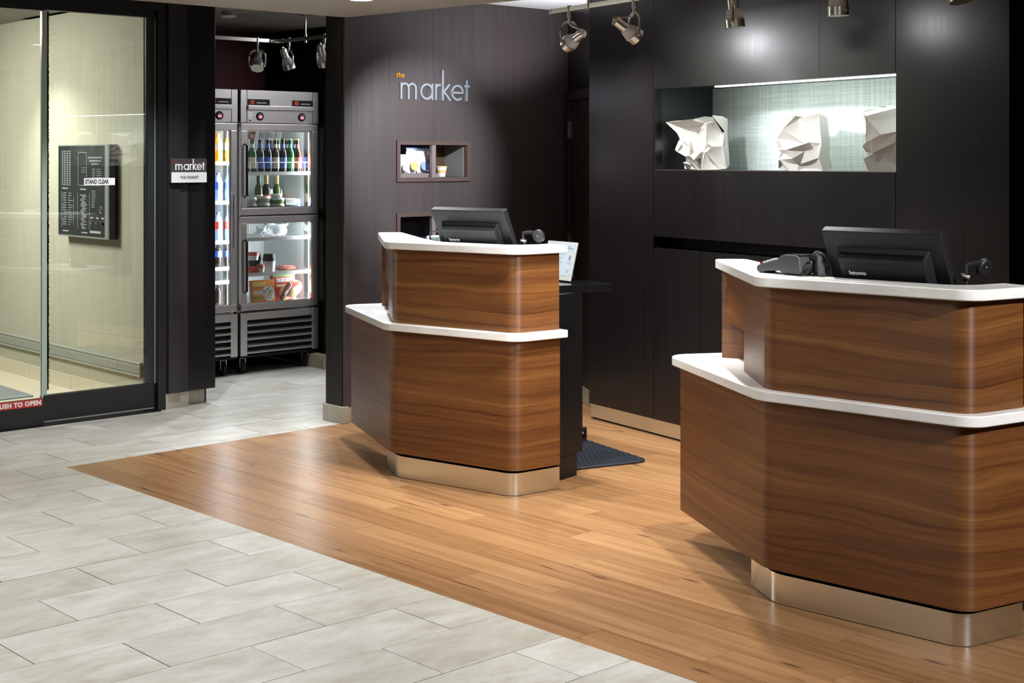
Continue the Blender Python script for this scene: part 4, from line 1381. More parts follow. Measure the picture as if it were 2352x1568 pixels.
# ------------------------------------------------------------------ track lights
def track_head(parent_name, label, top, aim, group, drop=.185, scale=1.0, power=0, angle=45, spill=0):
    top, aim = Vector(top), Vector(aim)
    t = thing(parent_name, label, 'track light', top, 0, group)
    a = (aim - (top + Vector((0, 0, -drop)))).normalized()
    piv = Vector((0, 0, -drop))
    # head frame: +z is back from the lens
    zb = -a
    side = zb.cross(Vector((0, 0, 1))).normalized()
    up = side.cross(zb).normalized()
    HM = Matrix((side, up, zb)).transposed().to_4x4()
    HM.translation = piv
    s = scale
    lathe('stem', [(.0115, .018), (.0115, -.045), (.008, -.047), (.008, -.078)], 'nickel', t, 14)
    tr_ = lathe('trim_ring', [(.043 * s, -.022 * s), (.046 * s, -.022 * s), (.046 * s, .016 * s), (.043 * s, .018 * s), (.040 * s, .018 * s)], 'nickel', t, 24, HM)
    lathe('lens', [(.0405 * s, -.012 * s), (.0405 * s, -.008 * s)], 'lens', tr_, 20, HM)
    hk = lathe('heat_sink', [(.041 * s, .014 * s), (.038 * s, .024 * s), (.027 * s, .062 * s), (.025 * s, .066 * s)], 'lamp_white', t, 20, HM)
    bm = bmesh.new()
    for k in range(20):
        an = 2 * PI * k / 20
        R = HM @ Matrix.Rotation(an, 4, 'Z')
        vs = [bm.verts.new(R @ Vector(p)) for p in ((.038 * s, -.0015, .016 * s), (.0435 * s, -.0015, .018 * s), (.029 * s, -.0015, .064 * s), (.024 * s, -.0015, .064 * s), (.038 * s, .0015, .016 * s), (.0435 * s, .0015, .018 * s), (.029 * s, .0015, .064 * s), (.024 * s, .0015, .064 * s))]
        for f in ((0, 1, 2, 3), (7, 6, 5, 4), (0, 4, 5, 1), (1, 5, 6, 2), (2, 6, 7, 3), (3, 7, 4, 0)):
            bm.faces.new([vs[i] for i in f])
    from_bm('cooling_fins', bm, 'lamp_white', hk)['kind'] = 'stuff'
    lathe('canister', [(.0255 * s, .062 * s), (.0255 * s, .128 * s), (.021 * s, .133 * s), (.006 * s, .134 * s)], 'nickel', t, 20, HM)
    for sg in (-1, 1):
        e = HM @ Vector((sg * .052 * s, 0, .0))
        b0 = Vector((0, 0, -.070)) + side * sg * .012
        tube('yoke_arm', bez(b0, b0 + side * sg * .05 + Vector((0, 0, -.012)), e + Vector((0, 0, .06)) + side * sg * .012, e, 9), (.0035, .008), 'nickel', t, 8, 60)
        lathe('knob', [(.008 * s, 0), (.008 * s, .008 * s), (.005 * s, .011 * s)], 'nickel', tr_, 10, Matrix.Translation(HM @ Vector((sg * .046 * s, 0, 0))) @ (side * sg).to_track_quat('Z', 'Y').to_matrix().to_4x4())
    end = HM @ Vector((0, 0, .133 * s))
    tube('cable', bez((0, 0, -.074), Vector((0, 0, -.12)) - a * .01, end + zb * .055, end, 10), .0042, 'nickel', t, 7, 60)
    if power:
        wpos = top + piv + a * .03 * s
        spot(parent_name + '_beam', wpos, aim, power, angle, .75, (.94, .965, 1.0), .028)
    if spill:
        spot(parent_name + '_spill', top + piv + a * .02 * s, tuple(top + bw_world(.55, .70, -.55) - W0), spill, 150, 1.0, (.94, .965, 1.0), .03)
    return t
TZ = 2.412
def wall_glow(s, e):      # added glow beside a track lamp, makes the highlight on the niche wall
    p = bw_world(s, -.62, 2.275)
    spot('added_wall_glow', p, bw_world(s + .35, .30, 2.10), e, 135, .5, (.95, .96, 1.0), .06)
wall_glow(.20, 8)
wall_glow(1.52, 3)
def tr(s):
    return bw_world(s, -.70, TZ)
tk = thing('light_track', 'satin nickel rail hanging under the white ceiling above the desks', 'light track', tr(-.022), DR)
box('rail', 0, 4.4, -.006, .006, -.0125, .0125, 'nickel', tk)
box('rail_end', -.004, .012, -.008, .008, -.0145, .0145, 'nickel', tk)
for x in (.364, 2.1, 3.9):
    lathe('standoff', [(.011, -.022), (.011, .03), (.006, .032), (.006, .208), (.045, .208), (.045, .213)], 'nickel', tk, 16, Matrix.Translation((x, 0, 0)))
gt = 'spot lamps on the desk track'
TL = [(.158, (5.60, 7.1, 1.62), 150, 50, 0, 'nickel spot lamp on the rail end turned to the market wall'),
      (.735, bw_world(.90, .43, 1.50), 46, 66, 0, 'nickel spot lamp hanging second from the rail end'),
      (1.50, bw_world(1.60, -.62, .9), 22, 60, 0, 'nickel spot lamp above the middle of the niche'),
      (2.155, bw_world(2.16, -.66, .9), 18, 60, 0, 'nickel spot lamp above the monitor below the niche')]
for s, aim, p, an, sp, lab in TL:
    track_head('track_lamp', lab, tr(s), aim, gt, power=p, angle=an, spill=sp)
for i, (s, aim, p, an, lab) in enumerate(((2.8, (4.9, 2.6, .9), 20, 60, 'nickel spot lamp just past the end of the niche'), (3.5, (4.9, 2.2, .0), 10, 58, 'last nickel spot lamp on the desk track'))):
    track_head('track_lamp', lab, tr(s), aim, gt, power=p, angle=an)

# ------------------------------------------------------------------ market room
tag(box('wall_market_back', 4.8, 6.35, 9.97, 10.07, 0, 2.66, 'red_wall'), 'dark red wall above the fridges', 'wall', kind='structure')
tag(box('wall_market_right', 6.29, 6.39, 9.08, 10.0, 0, 2.66, 'black'), 'black side wall beside the fridge', 'wall', kind='structure')
tag(box('wall_market_end', 6.275, 7.4, 9.03, 9.08, 0, 2.66, 'veneer_post'), 'dark wall strip beside the fridge', 'wall', kind='structure')
M['reflector_cream'] = plain('reflector_cream', (.62, .56, .55), .6)  # for unseen light walls added so the fridge steel has something to reflect
tag(box('reflector_wall_inner', 6.2, 7.5, 7.275, 7.30, 0, 2.66, 'reflector_cream'), 'light inner wall, unseen, added for the fridge steel to reflect', 'wall', kind='structure')
tag(box('reflector_wall_side', 7.5, 7.55, 7.2, 9.1, 0, 2.66, 'reflector_cream'), 'light side wall, unseen, added for the fridge steel to reflect', 'wall', kind='structure')
b3 = thing('baseboard_fridge', 'grey tile base beside the fridge', 'baseboard')
b3['kind'] = 'structure'
box('base_tile', 6.21, 6.27, 9.05, 9.30, 0, .105, 'tile_warm', b3, bevel=.003)
box('base_tile', 6.21, 6.29, 9.0, 9.03, 0, .105, 'tile_warm', b3, bevel=.002)
box('base_tile', 6.292, 6.6, 9.0, 9.03, 0, .105, 'tile_warm', b3, bevel=.002)
MT = 2.447
mk = thing('light_track', 'nickel rail bent in an elbow hanging in the market room', 'light track', (5.62, 8.75, MT))
box('rail', -.72, -.06, -.006, .006, -.0125, .0125, 'nickel', mk)
box('rail', .014, .026, -1.1, -.055, -.0125, .0125, 'nickel', mk)
tube('elbow', bez((-.06, 0, 0), (.0, .0, 0), (.02, -.015, 0), (.02, -.06, 0), 8), (.016, .015), 'nickel', mk, 8)
lathe('standoff', [(.011, -.03), (.011, .03), (.006, .032), (.006, .165), (.052, .165), (.056, .173)], 'nickel', mk, 18, Matrix.Translation((.02, -.34, 0)))
gm = 'spot lamps on the market rail'
track_head('track_lamp', 'nickel spot lamp on the market rail turned away from its twin, beside the red wall', (5.46, 8.75, MT), (5.0, 8.2, 1.2), gm)
track_head('track_lamp', 'nickel spot lamp on the market rail beside the elbow joint', (5.64, 8.62, MT), (5.95, 8.6, 1.5), gm)
track_head('track_lamp', 'nickel spot lamp half hidden by the wall end in the market room', (5.64, 8.18, MT), (5.9, 8.3, 1.6), gm)
t = thing('ceiling_fixture', 'small round grey ceiling fixture in the market room', 'ceiling light', (5.15, 8.63, 2.62))
lathe('housing', [(.040, 0), (.040, -.028)], 'silver', t, 20)
lathe('lens_disc', [(.052, -.028), (.054, -.032), (.052, -.038), (.04, -.041)], 'white', t, 24)
t = thing('ceiling_downlight', 'round recessed downlight in the low ceiling over the first desk', 'downlight', (4.52, 6.21, SZ))
lathe('trim_ring', [(.075, 0), (.075, -.006), (.06, -.008), (.055, -.001)], 'white', t, 24)
lathe('lens', [(.054, -.001), (.054, -.003)], 'lens', t, 20)

# fridges
def fridge(label, x0, two):
    W_, D_ = .690, .76
    t = thing('glass_door_fridge', label, 'fridge', (x0, 9.15, 0), 0, 'steel fridges in the market room')
    y0 = .06
    w0, w1_ = .035, W_ - .035
    box('side_panel', 0, w0, y0, D_, .14, 2.112, 'steel', t)
    box('side_panel', w1_, W_, y0, D_, .14, 2.112, 'steel', t)
    box('liner_side', w0, w0 + .008, y0, D_ - .04, .47, 1.86, 'fridge_white', t)
    box('liner_side', w1_ - .008, w1_, .132, D_ - .04, .47, 1.86, 'fridge_white', t)
    box('liner_trim', w1_ - .009, w1_, y0, .132, .47, 1.86, 'chrome', t)
    box('liner_back', w0, w1_, D_ - .05, D_ - .03, .47, 1.86, 'fridge_white', t)
    box('liner_floor', w0, w1_, y0, D_, .44, .514, 'fridge_white', t)
    box('liner_top', w0, w1_, y0, D_, 1.855, 1.875, 'fridge_white', t)
    box('rear_panel', 0, W_, D_ - .03, D_, .14, 2.112, 'steel', t)
    box('top_panel', 0, W_, 0, D_, 1.868, 2.112, 'steel', t, bevel=.003)
    box('header_ledge', .055, W_ - .055, -.018, .0, 1.965, 1.998, 'steel', t, bevel=.004)
    box('header_seam', .052, .055, -.002, 0, 1.87, 2.112, 'black', t)
    box('header_seam', W_ - .055, W_ - .052, -.002, 0, 1.87, 2.112, 'black', t)
    for xa in ((.06, .25), (.45, .635)):
        p = box('maker_plate', xa[0], xa[1], -.003, 0, 2.0, 2.045, 'black', t)
        box('plate_mark', xa[0] + .02, xa[0] + .055, -.0045, -.003, 2.008, 2.038, 'red', p)
        box('plate_line', xa[0] + .075, xa[0] + .16, -.0045, -.003, 2.014, 2.022, 'silver', p)
    for xa in (.165, .535):
        d = lathe('gauge', [(.032, 0), (.032, .005), (.028, .008)], 'black', t, 24, Matrix.Translation((xa, 0, 1.918)) @ Matrix.Rotation(PI / 2, 4, 'X'))
        lathe('gauge_face', [(.022, .008), (.022, .009)], 'gauge_face', d, 18, Matrix.Translation((xa, 0, 1.918)) @ Matrix.Rotation(PI / 2, 4, 'X'))
        box('gauge_digits', xa - .013, xa + .013, -.0105, -.009, 1.905, 1.922, 'gauge_red', d)
    box('info_label', .06, .10, -.002, 0, 1.91, 1.965, 'paper', t)
    lathe('lock', [(.010, 0), (.010, .005), (.006, .007)], 'chrome', t, 14, Matrix.Translation((.082, 0, 1.89)) @ Matrix.Rotation(PI / 2, 4, 'X'))
    def door(z0, z1, fw):
        dr = box('door', .005, W_ - .005, 0, .05, z0, z0 + fw, 'steel', t, bevel=.003)
        dr['label'] = 'glass door with steel frame'
        box('door_rail', .005, W_ - .005, 0, .05, z1 - fw, z1, 'steel', dr, bevel=.003)
        box('door_stile', .005, .005 + fw, 0, .05, z0 + fw, z1 - fw, 'steel', dr, bevel=.003)
        box('door_stile', W_ - .005 - fw, W_ - .005, 0, .05, z0 + fw, z1 - fw, 'steel', dr, bevel=.003)
        box('gasket', .005 + fw, W_ - .005 - fw, .012, .02, z0 + fw, z0 + fw + .006, 'chrome', dr)
        box('gasket', .005 + fw, W_ - .005 - fw, .012, .02, z1 - fw - .006, z1 - fw, 'chrome', dr)
        box('gasket', .005 + fw, .011 + fw, .012, .02, z0 + fw, z1 - fw, 'chrome', dr)
        box('gasket', W_ - .011 - fw, W_ - .005 - fw, .012, .02, z0 + fw, z1 - fw, 'chrome', dr)
        box('glass_pane', .005 + fw, W_ - .005 - fw, .022, .026, z0 + fw, z1 - fw, 'fridge_glass', dr)
        return dr
    doors = []
    if two:
        doors.append(door(1.182, 1.862, .052))
        doors.append(door(.476, 1.172, .048))
        box('divider', w0, w1_, .055, D_ - .05, 1.150, 1.214, 'fridge_white', t)
        for sx in (.16, .50):
            box('shelf_standard', sx, sx + .012, D_ - .058, D_ - .05, .53, 1.84, 'shelf_wire', t)
        hs = ((.035, .61, 1.0), (.035, 1.32, 1.71))
    else:
        doors.append(door(.476, 1.862, .052))
        hs = ((W_ - .055, .94, 1.345),)
    for hx, z0, z1 in hs:
        tube('handle', [(hx, -.0, z0), (hx, -.03, z0 + .012), (hx, -.03, z1 - .012), (hx, 0, z1)], (.009, .007), 'black' if two else 'steel', doors[1 if two and z0 < 1 else 0], 8)
    # grille
    gr = box('grille_frame', 0, .058, 0, .03, .143, .458, 'steel', t, bevel=.002)
    box('grille_side', W_ - .058, W_, 0, .03, .143, .458, 'steel', gr, bevel=.002)
    box('grille_top', .058, W_ - .058, 0, .03, .405, .458, 'steel', gr, bevel=.002)
    for i in range(5):
        z = .152 + i * .0505
        bm = bmesh.new()
        a = [(.058, .022, z), (.058, -.012, z + .006), (.058, -.012, z + .014), (.058, .022, z + .028)]
        v0 = [bm.verts.new(p) for p in a]
        v1 = [bm.verts.new((W_ - .058, p[1], p[2])) for p in a]
        for k in range(4):
            l = (k + 1) % 4
            bm.faces.new((v0[k], v0[l], v1[l], v1[k]))
        bm.faces.new(v0); bm.faces.new(v1[::-1])
        from_bm('louver', bm, 'steel', gr)
    box('machine_box', .03, W_ - .03, .035, D_ - .03, .14, .44, 'black', t)
    box('underframe', 0, W_, .01, D_, .125, .143, 'black', t)
    for cx, cy in ((.07, .10), (W_ - .07, .10), (.07, D_ - .1), (W_ - .07, D_ - .1)):
        c = box('caster', cx - .022, cx + .022, cy - .022, cy + .022, .112, .126, 'nickel', t)
        box('caster_fork', cx - .026, cx - .021, cy - .015, cy + .03, .045, .114, 'nickel', c)
        box('caster_fork', cx + .021, cx + .026, cy - .015, cy + .03, .045, .114, 'nickel', c)
        lathe('wheel', [(.044, -.016), (.055, -.011), (.055, .011), (.044, .016)], 'rubber', c, 20, Matrix.Translation((cx, cy + .012, .0555)) @ Matrix.Rotation(PI / 2, 4, 'Y'))
    # shelves and light
    zs = (1.50, .742, 1.006) if two else (.70, .80, .995, 1.287, 1.577)
    for z in zs:
        bm = bmesh.new()
        for i in range(16):
            x = w0 + .02 + i * (w1_ - w0 - .04) / 15
            bm_box(bm, x - .0015, x + .0015, .085, D_ - .06, z - .003, z)
        bm_box(bm, w0 + .01, w1_ - .01, .08, .086, z - .008, z + .0)
        bm_box(bm, w0 + .01, w1_ - .01, D_ - .07, D_ - .064, z - .006, z)
        bm_box(bm, w0 + .01, w1_ - .01, .086, .10, z - .0015, z - .0005)
        so = from_bm('shelf', bm, 'shelf_wire', t)
        box('price_strip', w0 + .012, w1_ - .012, .074, .079, z - .022, z + .004, 'shelf_wire', so)
        if two and z > 1.4:
            for k in range(10):
                x = w0 + .035 + k * .061
                tube('divider_wire', [(x, .08, z), (x, .078, z + .075)], .0025, 'shelf_wire', so, 6)
            tube('front_wire', [(w0 + .015, .078, z + .075), (w1_ - .015, .078, z + .075)], .003, 'shelf_wire', so, 6)
    spans = ((1.215, 1.84), (.51, 1.13)) if two else ((.52, 1.84),)
    for z0, z1 in spans:
        lx = w1_ - .012
        box('lamp_tube', lx, lx + .011, .053, .072, z0, z1, 'led_cool', t)
        area('fridge_strip', (x0 + lx - .006, 9.15 + .062, (z0 + z1) / 2), .016, 4.2 * (z1 - z0) / .65, (.92, .97, 1.0), (x0 + .1, 9.15 + .30, (z0 + z1) / 2), z1 - z0)
        L = bpy.data.objects[bpy.data.objects[-1].name] if False else None
    return t
M['gauge_face'] = plain('gauge_face', (.10, .10, .11), .4)
M['gauge_red'] = plain('gauge_red', (.6, .1, .12), .4, emit=(1.0, .12, .2), estr=1.5)
F1x, F2x = 4.852, 5.566
fridge('steel fridge with one tall glass door, partly hidden by the dark wall end', F1x, False)
fridge('steel fridge with two stacked glass doors full of bottles and food', F2x, True)

# fridge goods
def P(name, col, r=.35, **k):
    M[name] = plain(name, col, r, **k)
P('glass_green', (.02, .10, .035), .12)
P('glass_brown', (.035, .014, .006), .12)
P('glass_dark', (.008, .010, .012), .12)
P('label_blue', (.09, .17, .55), .5)
P('label_cream', (.72, .66, .52), .5)
P('label_green', (.12, .55, .18), .5)
P('label_red', (.55, .07, .05), .5)
P('foil_gold', (.65, .48, .18), .3, metal=.6)
P('wine_green', (.05, .09, .02), .12)
P('pet_orange', (.85, .38, .04), .25)
P('pet_blue', (.40, .62, .90), .2)
P('cola', (.022, .012, .010), .15)
P('lid_clear', (.62, .70, .66), .15)
P('salad', (.16, .32, .07), .6)
P('salad_pale', (.55, .58, .40), .6)
P('pack_white', (.74, .75, .77), .4)
P('box_orange', (.75, .25, .04), .4)
P('box_red', (.48, .05, .03), .4)
P('food_tan', (.62, .44, .24), .6)
P('wrap_brown', (.20, .06, .03), .4)
P('ice', (.80, .84, .86), .2)

BP = {'beer': [(.030, 0), (.0305, .004), (.0305, .125), (.026, .148), (.0135, .175), (.0125, .218), (.0145, .220), (.0145, .232)],
      'wine': [(.036, 0), (.037, .005), (.037, .175), (.030, .205), (.015, .230), (.0135, .290), (.0155, .292), (.0155, .300)],
      'pet': [(.028, 0), (.033, .008), (.033, .06), (.029, .075), (.033, .09), (.033, .135), (.020, .175), (.013, .185), (.013, .198)]}
def bottle(kind, x, y, z, glass, lab, cap, label, group, sc_=1.0):
    t = thing(kind + '_bottle' if kind != 'pet' else 'drink_bottle', label, 'bottle', (x, y, z + .002), 0, group)
    p = [(r * sc_, h * sc_) for r, h in BP[kind]]
    lathe('bottle_body', p, glass, t, 14)
    H = p[-1][1]
    r = p[2][0]
    lz = {'beer': (.025, .105), 'wine': (.05, .13), 'pet': (.085, .14)}[kind]
    lathe('bottle_label', [(r + .0006, lz[0] * sc_), (r + .0006, lz[1] * sc_)], lab, t, 14)
    rc = p[-1][0]
    if kind == 'beer':
        lathe('cap', [(rc + .001, H - .004), (rc + .001, H + .003), (rc - .003, H + .005)], cap, t, 12)
        lathe('neck_label', [(.0148 * sc_, .170 * sc_), (.0135 * sc_, .200 * sc_)], lab, t, 12)
    elif kind == 'wine':
        lathe('foil', [(.0146, H - .075), (.0166, H - .004), (.0166, H + .001)], cap, t, 12)
    else:
        lathe('cap', [(rc + .002, H - .004), (rc + .002, H + .012)], cap, t, 12)
    return t
fy = 9.15
rows = [('glass_green', 'label_cream', 'foil_gold', 'green beer bottle with cream label, first in the front row'),
        ('glass_dark', 'label_blue', 'label_cream', 'dark beer bottle with blue label, second in the front row'),
        ('glass_dark', 'label_blue', 'pack_white', 'dark beer bottle with blue label, third in the front row'),
        ('glass_brown', 'label_cream', 'foil_gold', 'brown beer bottle with cream label in the middle of the front row'),
        ('glass_dark', 'label_blue', 'glass_dark', 'dark beer bottle with blue label beside the green-labelled one'),
        ('glass_green', 'label_green', 'pack_white', 'green beer bottle with bright green label near the fridge lamp'),
        ('glass_brown', 'label_red', 'foil_gold', 'brown beer bottle with red label nearest the fridge lamp')]
for i, (g_, l_, c_, lab) in enumerate(rows):
    bottle('beer', F2x + .178 + i * .067, fy + .125, 1.50, g_, l_, c_, lab, 'beer bottles on the upper fridge shelf', 1.06)
for i in range(7):
    g_ = ('glass_dark', 'glass_green', 'glass_brown')[i % 3]
    bottle('beer', F2x + .145 + i * .078, fy + .205, 1.50, g_, ('label_blue', 'label_cream', 'pack_white')[i % 3], 'foil_gold', 'beer bottle in the second row on the upper fridge shelf', 'beer bottles in the second row', 1.06)
for i, (dx, dy, lab_, cap, txt) in enumerate(((.311, .25, 'label_cream', 'wine_green', 'green wine bottle with dark foil at the end of the wine row'), (.380, .25, 'label_red', 'foil_gold', 'wine bottle with gold foil and red label'), (.445, .36, 'label_cream', 'foil_gold', 'wine bottle with gold foil standing behind the others'), (.482, .26, 'label_cream', 'foil_gold', 'wine bottle with gold foil standing alone near the plastic cups'))):
    bottle('wine', F2x + dx, fy + dy, 1.2145, 'wine_green' if i != 1 else 'glass_dark', lab_, cap, txt, 'wine bottles in the fridge', .85)
def tub(x, y, z, r, h, base, top, label, group, sq=False):
    t = thing('food_tub', label, 'food tub', (x, y, z + .002), 0, group)
    if sq:
        box('tub_base', -r, r, -r * .8, r * .8, 0, h * .6, base, t, bevel=.006)
        box('tub_lid', -r * 1.04, r * 1.04, -r * .84, r * .84, h * .6, h, top, t, bevel=.004)
    else:
        lathe('tub_base', [(r * .85, 0), (r, h * .6)], base, t, 18)
        lathe('tub_lid', [(r * 1.04, h * .6), (r * 1.04, h * .68), (r * .9, h), (r * .2, h * 1.02)], top, t, 18)
    return t
gt2 = 'salad tubs in the fridge'
tub(F2x + .155, fy + .12, 1.2145, .055, .05, 'label_red', 'lid_clear', 'red salad tub lowest beside the fridge door edge', gt2)
tub(F2x + .155, fy + .12, 1.2655, .052, .045, 'pack_white', 'lid_clear', 'pale salad tub on top of the red one', gt2)
tub(F2x + .262, fy + .125, 1.2145, .062, .052, 'salad', 'lid_clear', 'green salad tub, lowest of the middle stack', gt2)
tub(F2x + .262, fy + .125, 1.2675, .062, .05, 'salad_pale', 'lid_clear', 'pale green salad tub, topmost of the middle stack', gt2)
tub(F2x + .388, fy + .12, 1.2145, .060, .045, 'salad', 'pack_white', 'green salad tub with white lid, lowest of its stack', gt2)
tub(F2x + .388, fy + .12, 1.2605, .060, .042, 'salad', 'lid_clear', 'green salad tub with clear lid in the middle of its stack', gt2)
tub(F2x + .388, fy + .12, 1.3035, .045, .03, 'pack_white', 'pack_white', 'small white tub on top of the green stack', gt2)
tub(F2x + .495, fy + .12, 1.2145, .048, .05, 'ink', 'pack_white', 'black and white square food tub', gt2, True)
tub(F2x + .495, fy + .12, 1.2655, .048, .03, 'pack_white', 'pack_white', 'flat white square tub on the black one', gt2, True)
tub(F2x + .572, fy + .13, 1.2145, .033, .075, 'label_blue', 'pack_white', 'small blue yogurt tub near the fridge lamp', gt2)
for i in range(3):
    t = thing('plastic_cup', 'clear plastic cup of fruit behind the white tubs', 'cup', (F2x + .485 + i * .055, fy + .42 + .04 * (i % 2), 1.2165), 0, 'clear cups behind the tubs')
    lathe('cup_body', [(.024, 0), (.036, .11)], ('lid_clear', 'food_tan', 'label_red')[i], t, 14)
    lathe('cup_lid', [(.038, .11), (.038, .116), (.028, .145), (.01, .15)], 'lid_clear', t, 14)
for i, (dx, c) in enumerate(((.145, 'label_red'), (.235, 'pack_white'), (.315, 'pack_white'), (.375, 'salad_pale'))):
    t = thing('price_tag', ('red paper tag', 'white paper tag with grey lines', 'white paper tag with red lines', 'yellow-green paper tag')[i] + ' hanging inside the top of the fridge', 'tag', (F2x + dx, fy + .09, 1.745), 0, 'paper tags in the fridge')
    box('card', -.028, .028, 0, .001, 0, .095, c, t, mtx=Matrix.Rotation(math.radians(12), 4, 'Y'))
    box('print', -.020, .020, -.001, 0, .015, .045, 'silver' if i else 'label_cream', t, mtx=Matrix.Rotation(math.radians(12), 4, 'Y'))
    box('clip', -.010, .010, -.002, .004, .090, .102, 'pack_white', t, mtx=Matrix.Rotation(math.radians(12), 4, 'Y'))
# freezer: upper shelf
g3 = 'frozen tubs on the lower fridge shelf'
tub(F2x + .185, fy + .13, .742, .045, .045, 'label_red', 'label_red', 'red ice cream tub lowest of the pair beside the handle', g3)
tub(F2x + .185, fy + .13, .836, .045, .06, 'pack_white', 'label_red', 'cream and red ice cream tub on top of the red one', g3)
tub(F2x + .238, fy + .11, .742, .032, .06, 'label_cream', 'label_red', 'small cream ice cream tub between the stacks', g3)
tub(F2x + .275, fy + .25, .742, .050, .14, 'ink', 'glass_dark', 'black ice cream tub behind the others', g3)
tub(F2x + .335, fy + .14, .742, .048, .135, 'pack_white', 'ink', 'tall white and navy ice cream tub', g3)
t = thing('frozen_pack', 'red-brown flat frozen pack lying on the lower fridge shelf', 'food pack', (F2x + .50, fy + .17, .7435), .2)
bm = bmesh.new()
bm_lathe(bm, [(.01, 0), (.07, .006), (.085, .018), (.07, .03), (.02, .034)], 18, Matrix.Diagonal((1.15, .8, 1, 1)))
from_bm('pack_body', bm, 'wrap_brown', t, smooth=50)
box('pack_label', -.05, .05, -.03, .03, .033, .036, 'label_red', t)
t = thing('ice_bag', 'clear bag of ice on the top freezer rack', 'bag', (F2x + .44, fy + .25, 1.008))
bm = bmesh.new()
bmesh.ops.create_icosphere(bm, subdivisions=3, radius=1)
ri = random.Random(2)
for v in bm.verts:
    n_ = .85 + .25 * math.sin(v.co.x * 6 + 1) * math.sin(v.co.y * 5) + ri.uniform(-.06, .06)
    v.co = Vector((v.co.x * .13 * n_, v.co.y * .09 * n_, max(0, .045 + v.co.z * .055 * n_)))
from_bm('bag_body', bm, 'ice', t, smooth=30)
tube('bag_tie', [(.10, 0, .06), (.135, 0, .09)], .008, 'ice', t)
t = thing('ice_bag', 'small crumpled clear bag at the end of the top freezer rack', 'bag', (F2x + .30, fy + .2, 1.008))
bm = bmesh.new()
bmesh.ops.create_icosphere(bm, subdivisions=3, radius=1)
for v in bm.verts:
    n_ = .85 + .3 * math.sin(v.co.x * 5 + 2) * math.sin(v.co.z * 6) + ri.uniform(-.08, .08)
    v.co = Vector((v.co.x * .05 * n_, v.co.y * .05 * n_, max(0, .04 + v.co.z * .05 * n_)))
from_bm('bag_body', bm, 'ice', t, smooth=30)
# freezer floor: pizza boxes
def carton(x, y, z, wd, ht, th, mat, label, rot=0, tilt=-8):
    t = thing('food_carton', label, 'food box', (x, y, z), math.radians(rot), 'frozen food cartons')
    Mx = Matrix.Rotation(math.radians(tilt), 4, 'X')
    box('carton_body', 0, wd, 0, th, 0, ht, mat, t, bevel=.002, mtx=Mx)
    return t, Mx
t, Mx = carton(F2x + .165, fy + .10, .522, .20, .165, .035, 'box_orange', 'orange frozen meal carton with a round dish picture', 0)
bm = bmesh.new()
bm_lathe(bm, [(.056, 0), (.056, .0012)], 24, Mx @ Matrix.Translation((.145, -.0002, .062)) @ Matrix.Rotation(PI / 2, 4, 'X'))
d = from_bm('dish_picture', bm, 'pack_white', t)
for i in range(12):
    a, rr = i * 2.4, .012 + .003 * i
    bm = bmesh.new()
    bm_lathe(bm, [(.0095, 0), (.006, .003)], 8, Mx @ Matrix.Translation((.145 + rr * math.cos(a), -.0014, .062 + rr * math.sin(a))) @ Matrix.Rotation(PI / 2, 4, 'X'))
    from_bm('topping', bm, ('salad', 'salad_pale', 'food_tan')[i % 3], d)
box('title_band', .01, .13, -.0012, 0, .118, .150, 'key_yellow', t, mtx=Mx)
box('title_band', .01, .09, -.0012, 0, .055, .085, 'label_cream', t, mtx=Mx)
box('title_band', .004, .07, -.0012, 0, .02, .04, 'salad', t, mtx=Mx)
t, Mx = carton(F2x + .372, fy + .125, .522, .20, .205, .04, 'box_red', 'red frozen pizza carton with white title', 0)
box('carton_top', .0, .2, -.0015, 0, .175, .2, 'salad', t, mtx=Mx)
text('title', 'DIGIORNO', .040, 'pack_white', t, Mx @ frame_mtx((.028, -.0015, .138), (1, 0, 0), (0, 0, 1)), .0008, bold=.002, sx=.82)
box('title_band', .028, .12, -.0012, 0, .10, .118, 'label_cream', t, mtx=Mx)
bm = bmesh.new()
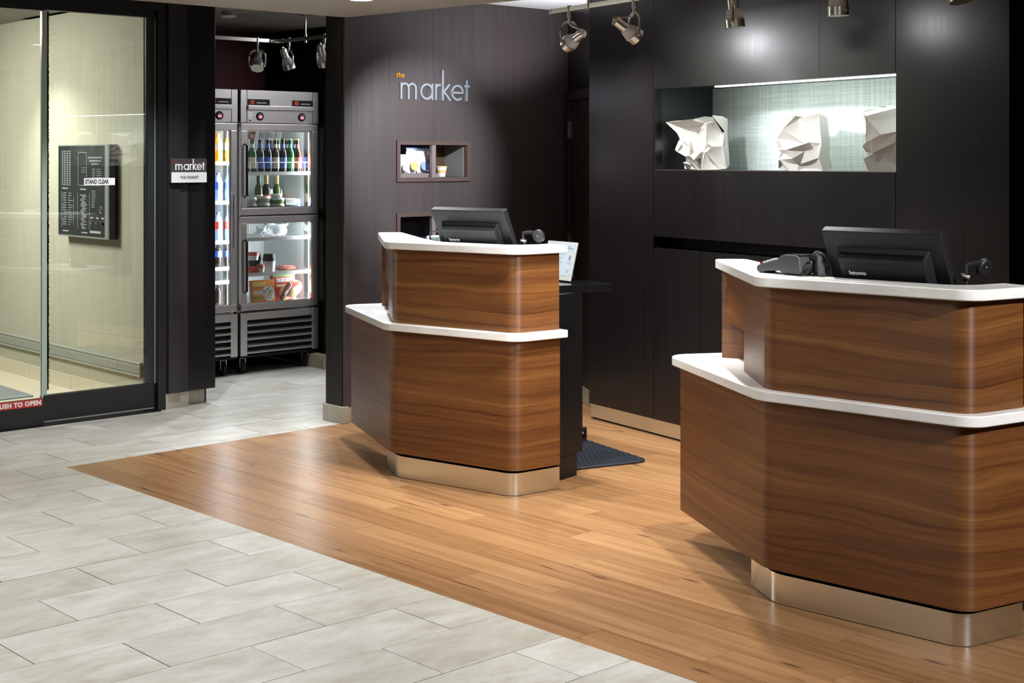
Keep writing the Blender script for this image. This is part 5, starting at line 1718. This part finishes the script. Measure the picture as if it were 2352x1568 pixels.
bm_lathe(bm, [(.055, 0), (.055, .0012)], 24, Mx @ Matrix.Translation((.10, -.0002, .05)) @ Matrix.Rotation(PI / 2, 4, 'X'))
from_bm('pizza_picture', bm, 'food_tan', t)
t = thing('wrapped_sandwich', 'brown wrapped frozen sandwich leaning on the pizza carton', 'food pack', (F2x + .392, fy + .066, .522), .12)
SM = Matrix.Translation((0.0, 0, .01)) @ Matrix.Rotation(math.radians(-50), 4, 'Y')
box('pack_body', 0, .15, -.012, .006, -.015, .022, 'wrap_brown', t, bevel=.008, mtx=SM)
box('pack_label', .045, .085, -.0135, -.012, -.005, .012, 'label_cream', t, mtx=SM)
t = thing('wrapped_sandwich', 'tan wrapped frozen sandwich pack lying against the red carton', 'food pack', (F2x + .485, fy + .100, .522), .0)
SM = Matrix.Translation((0, 0, .02)) @ Matrix.Rotation(math.radians(-18), 4, 'Y')
bm = bmesh.new()
bm_lathe(bm, [(.02, -.018), (.07, -.012), (.085, 0), (.07, .012), (.02, .018)], 20, SM @ Matrix.Translation((.055, 0, .05)) @ Matrix.Rotation(PI / 2, 4, 'X') @ Matrix.Diagonal((1.0, .75, 1, 1)))
from_bm('pack_body', bm, 'food_tan', t, smooth=50)
box('pack_label', .0, .115, -.020, -.017, .062, .092, 'label_red', t, mtx=SM)
# tall fridge: one visible column at its edge
for z, mats, label in ((1.577, ('pet_orange', 'label_cream', 'box_orange'), 'orange juice bottle on the top shelf of the tall fridge'),
                       (1.287, ('pet_blue', 'label_blue', 'label_blue'), 'clear water bottle on the second shelf of the tall fridge'),
                       (.995, ('pet_blue', 'label_red', 'label_blue'), 'pale blue water bottle on the third shelf of the tall fridge'),
                       (.80, ('cola', 'label_blue', 'label_blue'), 'dark drink bottle with blue label on the fourth shelf of the tall fridge'),
                       (.516, ('cola', 'cola', 'ink'), 'dark cola bottle on the floor of the tall fridge')):
    for k in range(2):
        o = bottle('pet', F1x + .602 - k * .085, fy + .13, z, *mats, label if k == 0 else label.replace(' bottle', ' bottle farther in', 1), 'drinks in the tall fridge', 1.0 if z > .9 else .85 if z > .6 else .76)
        if k == 0:
            pass
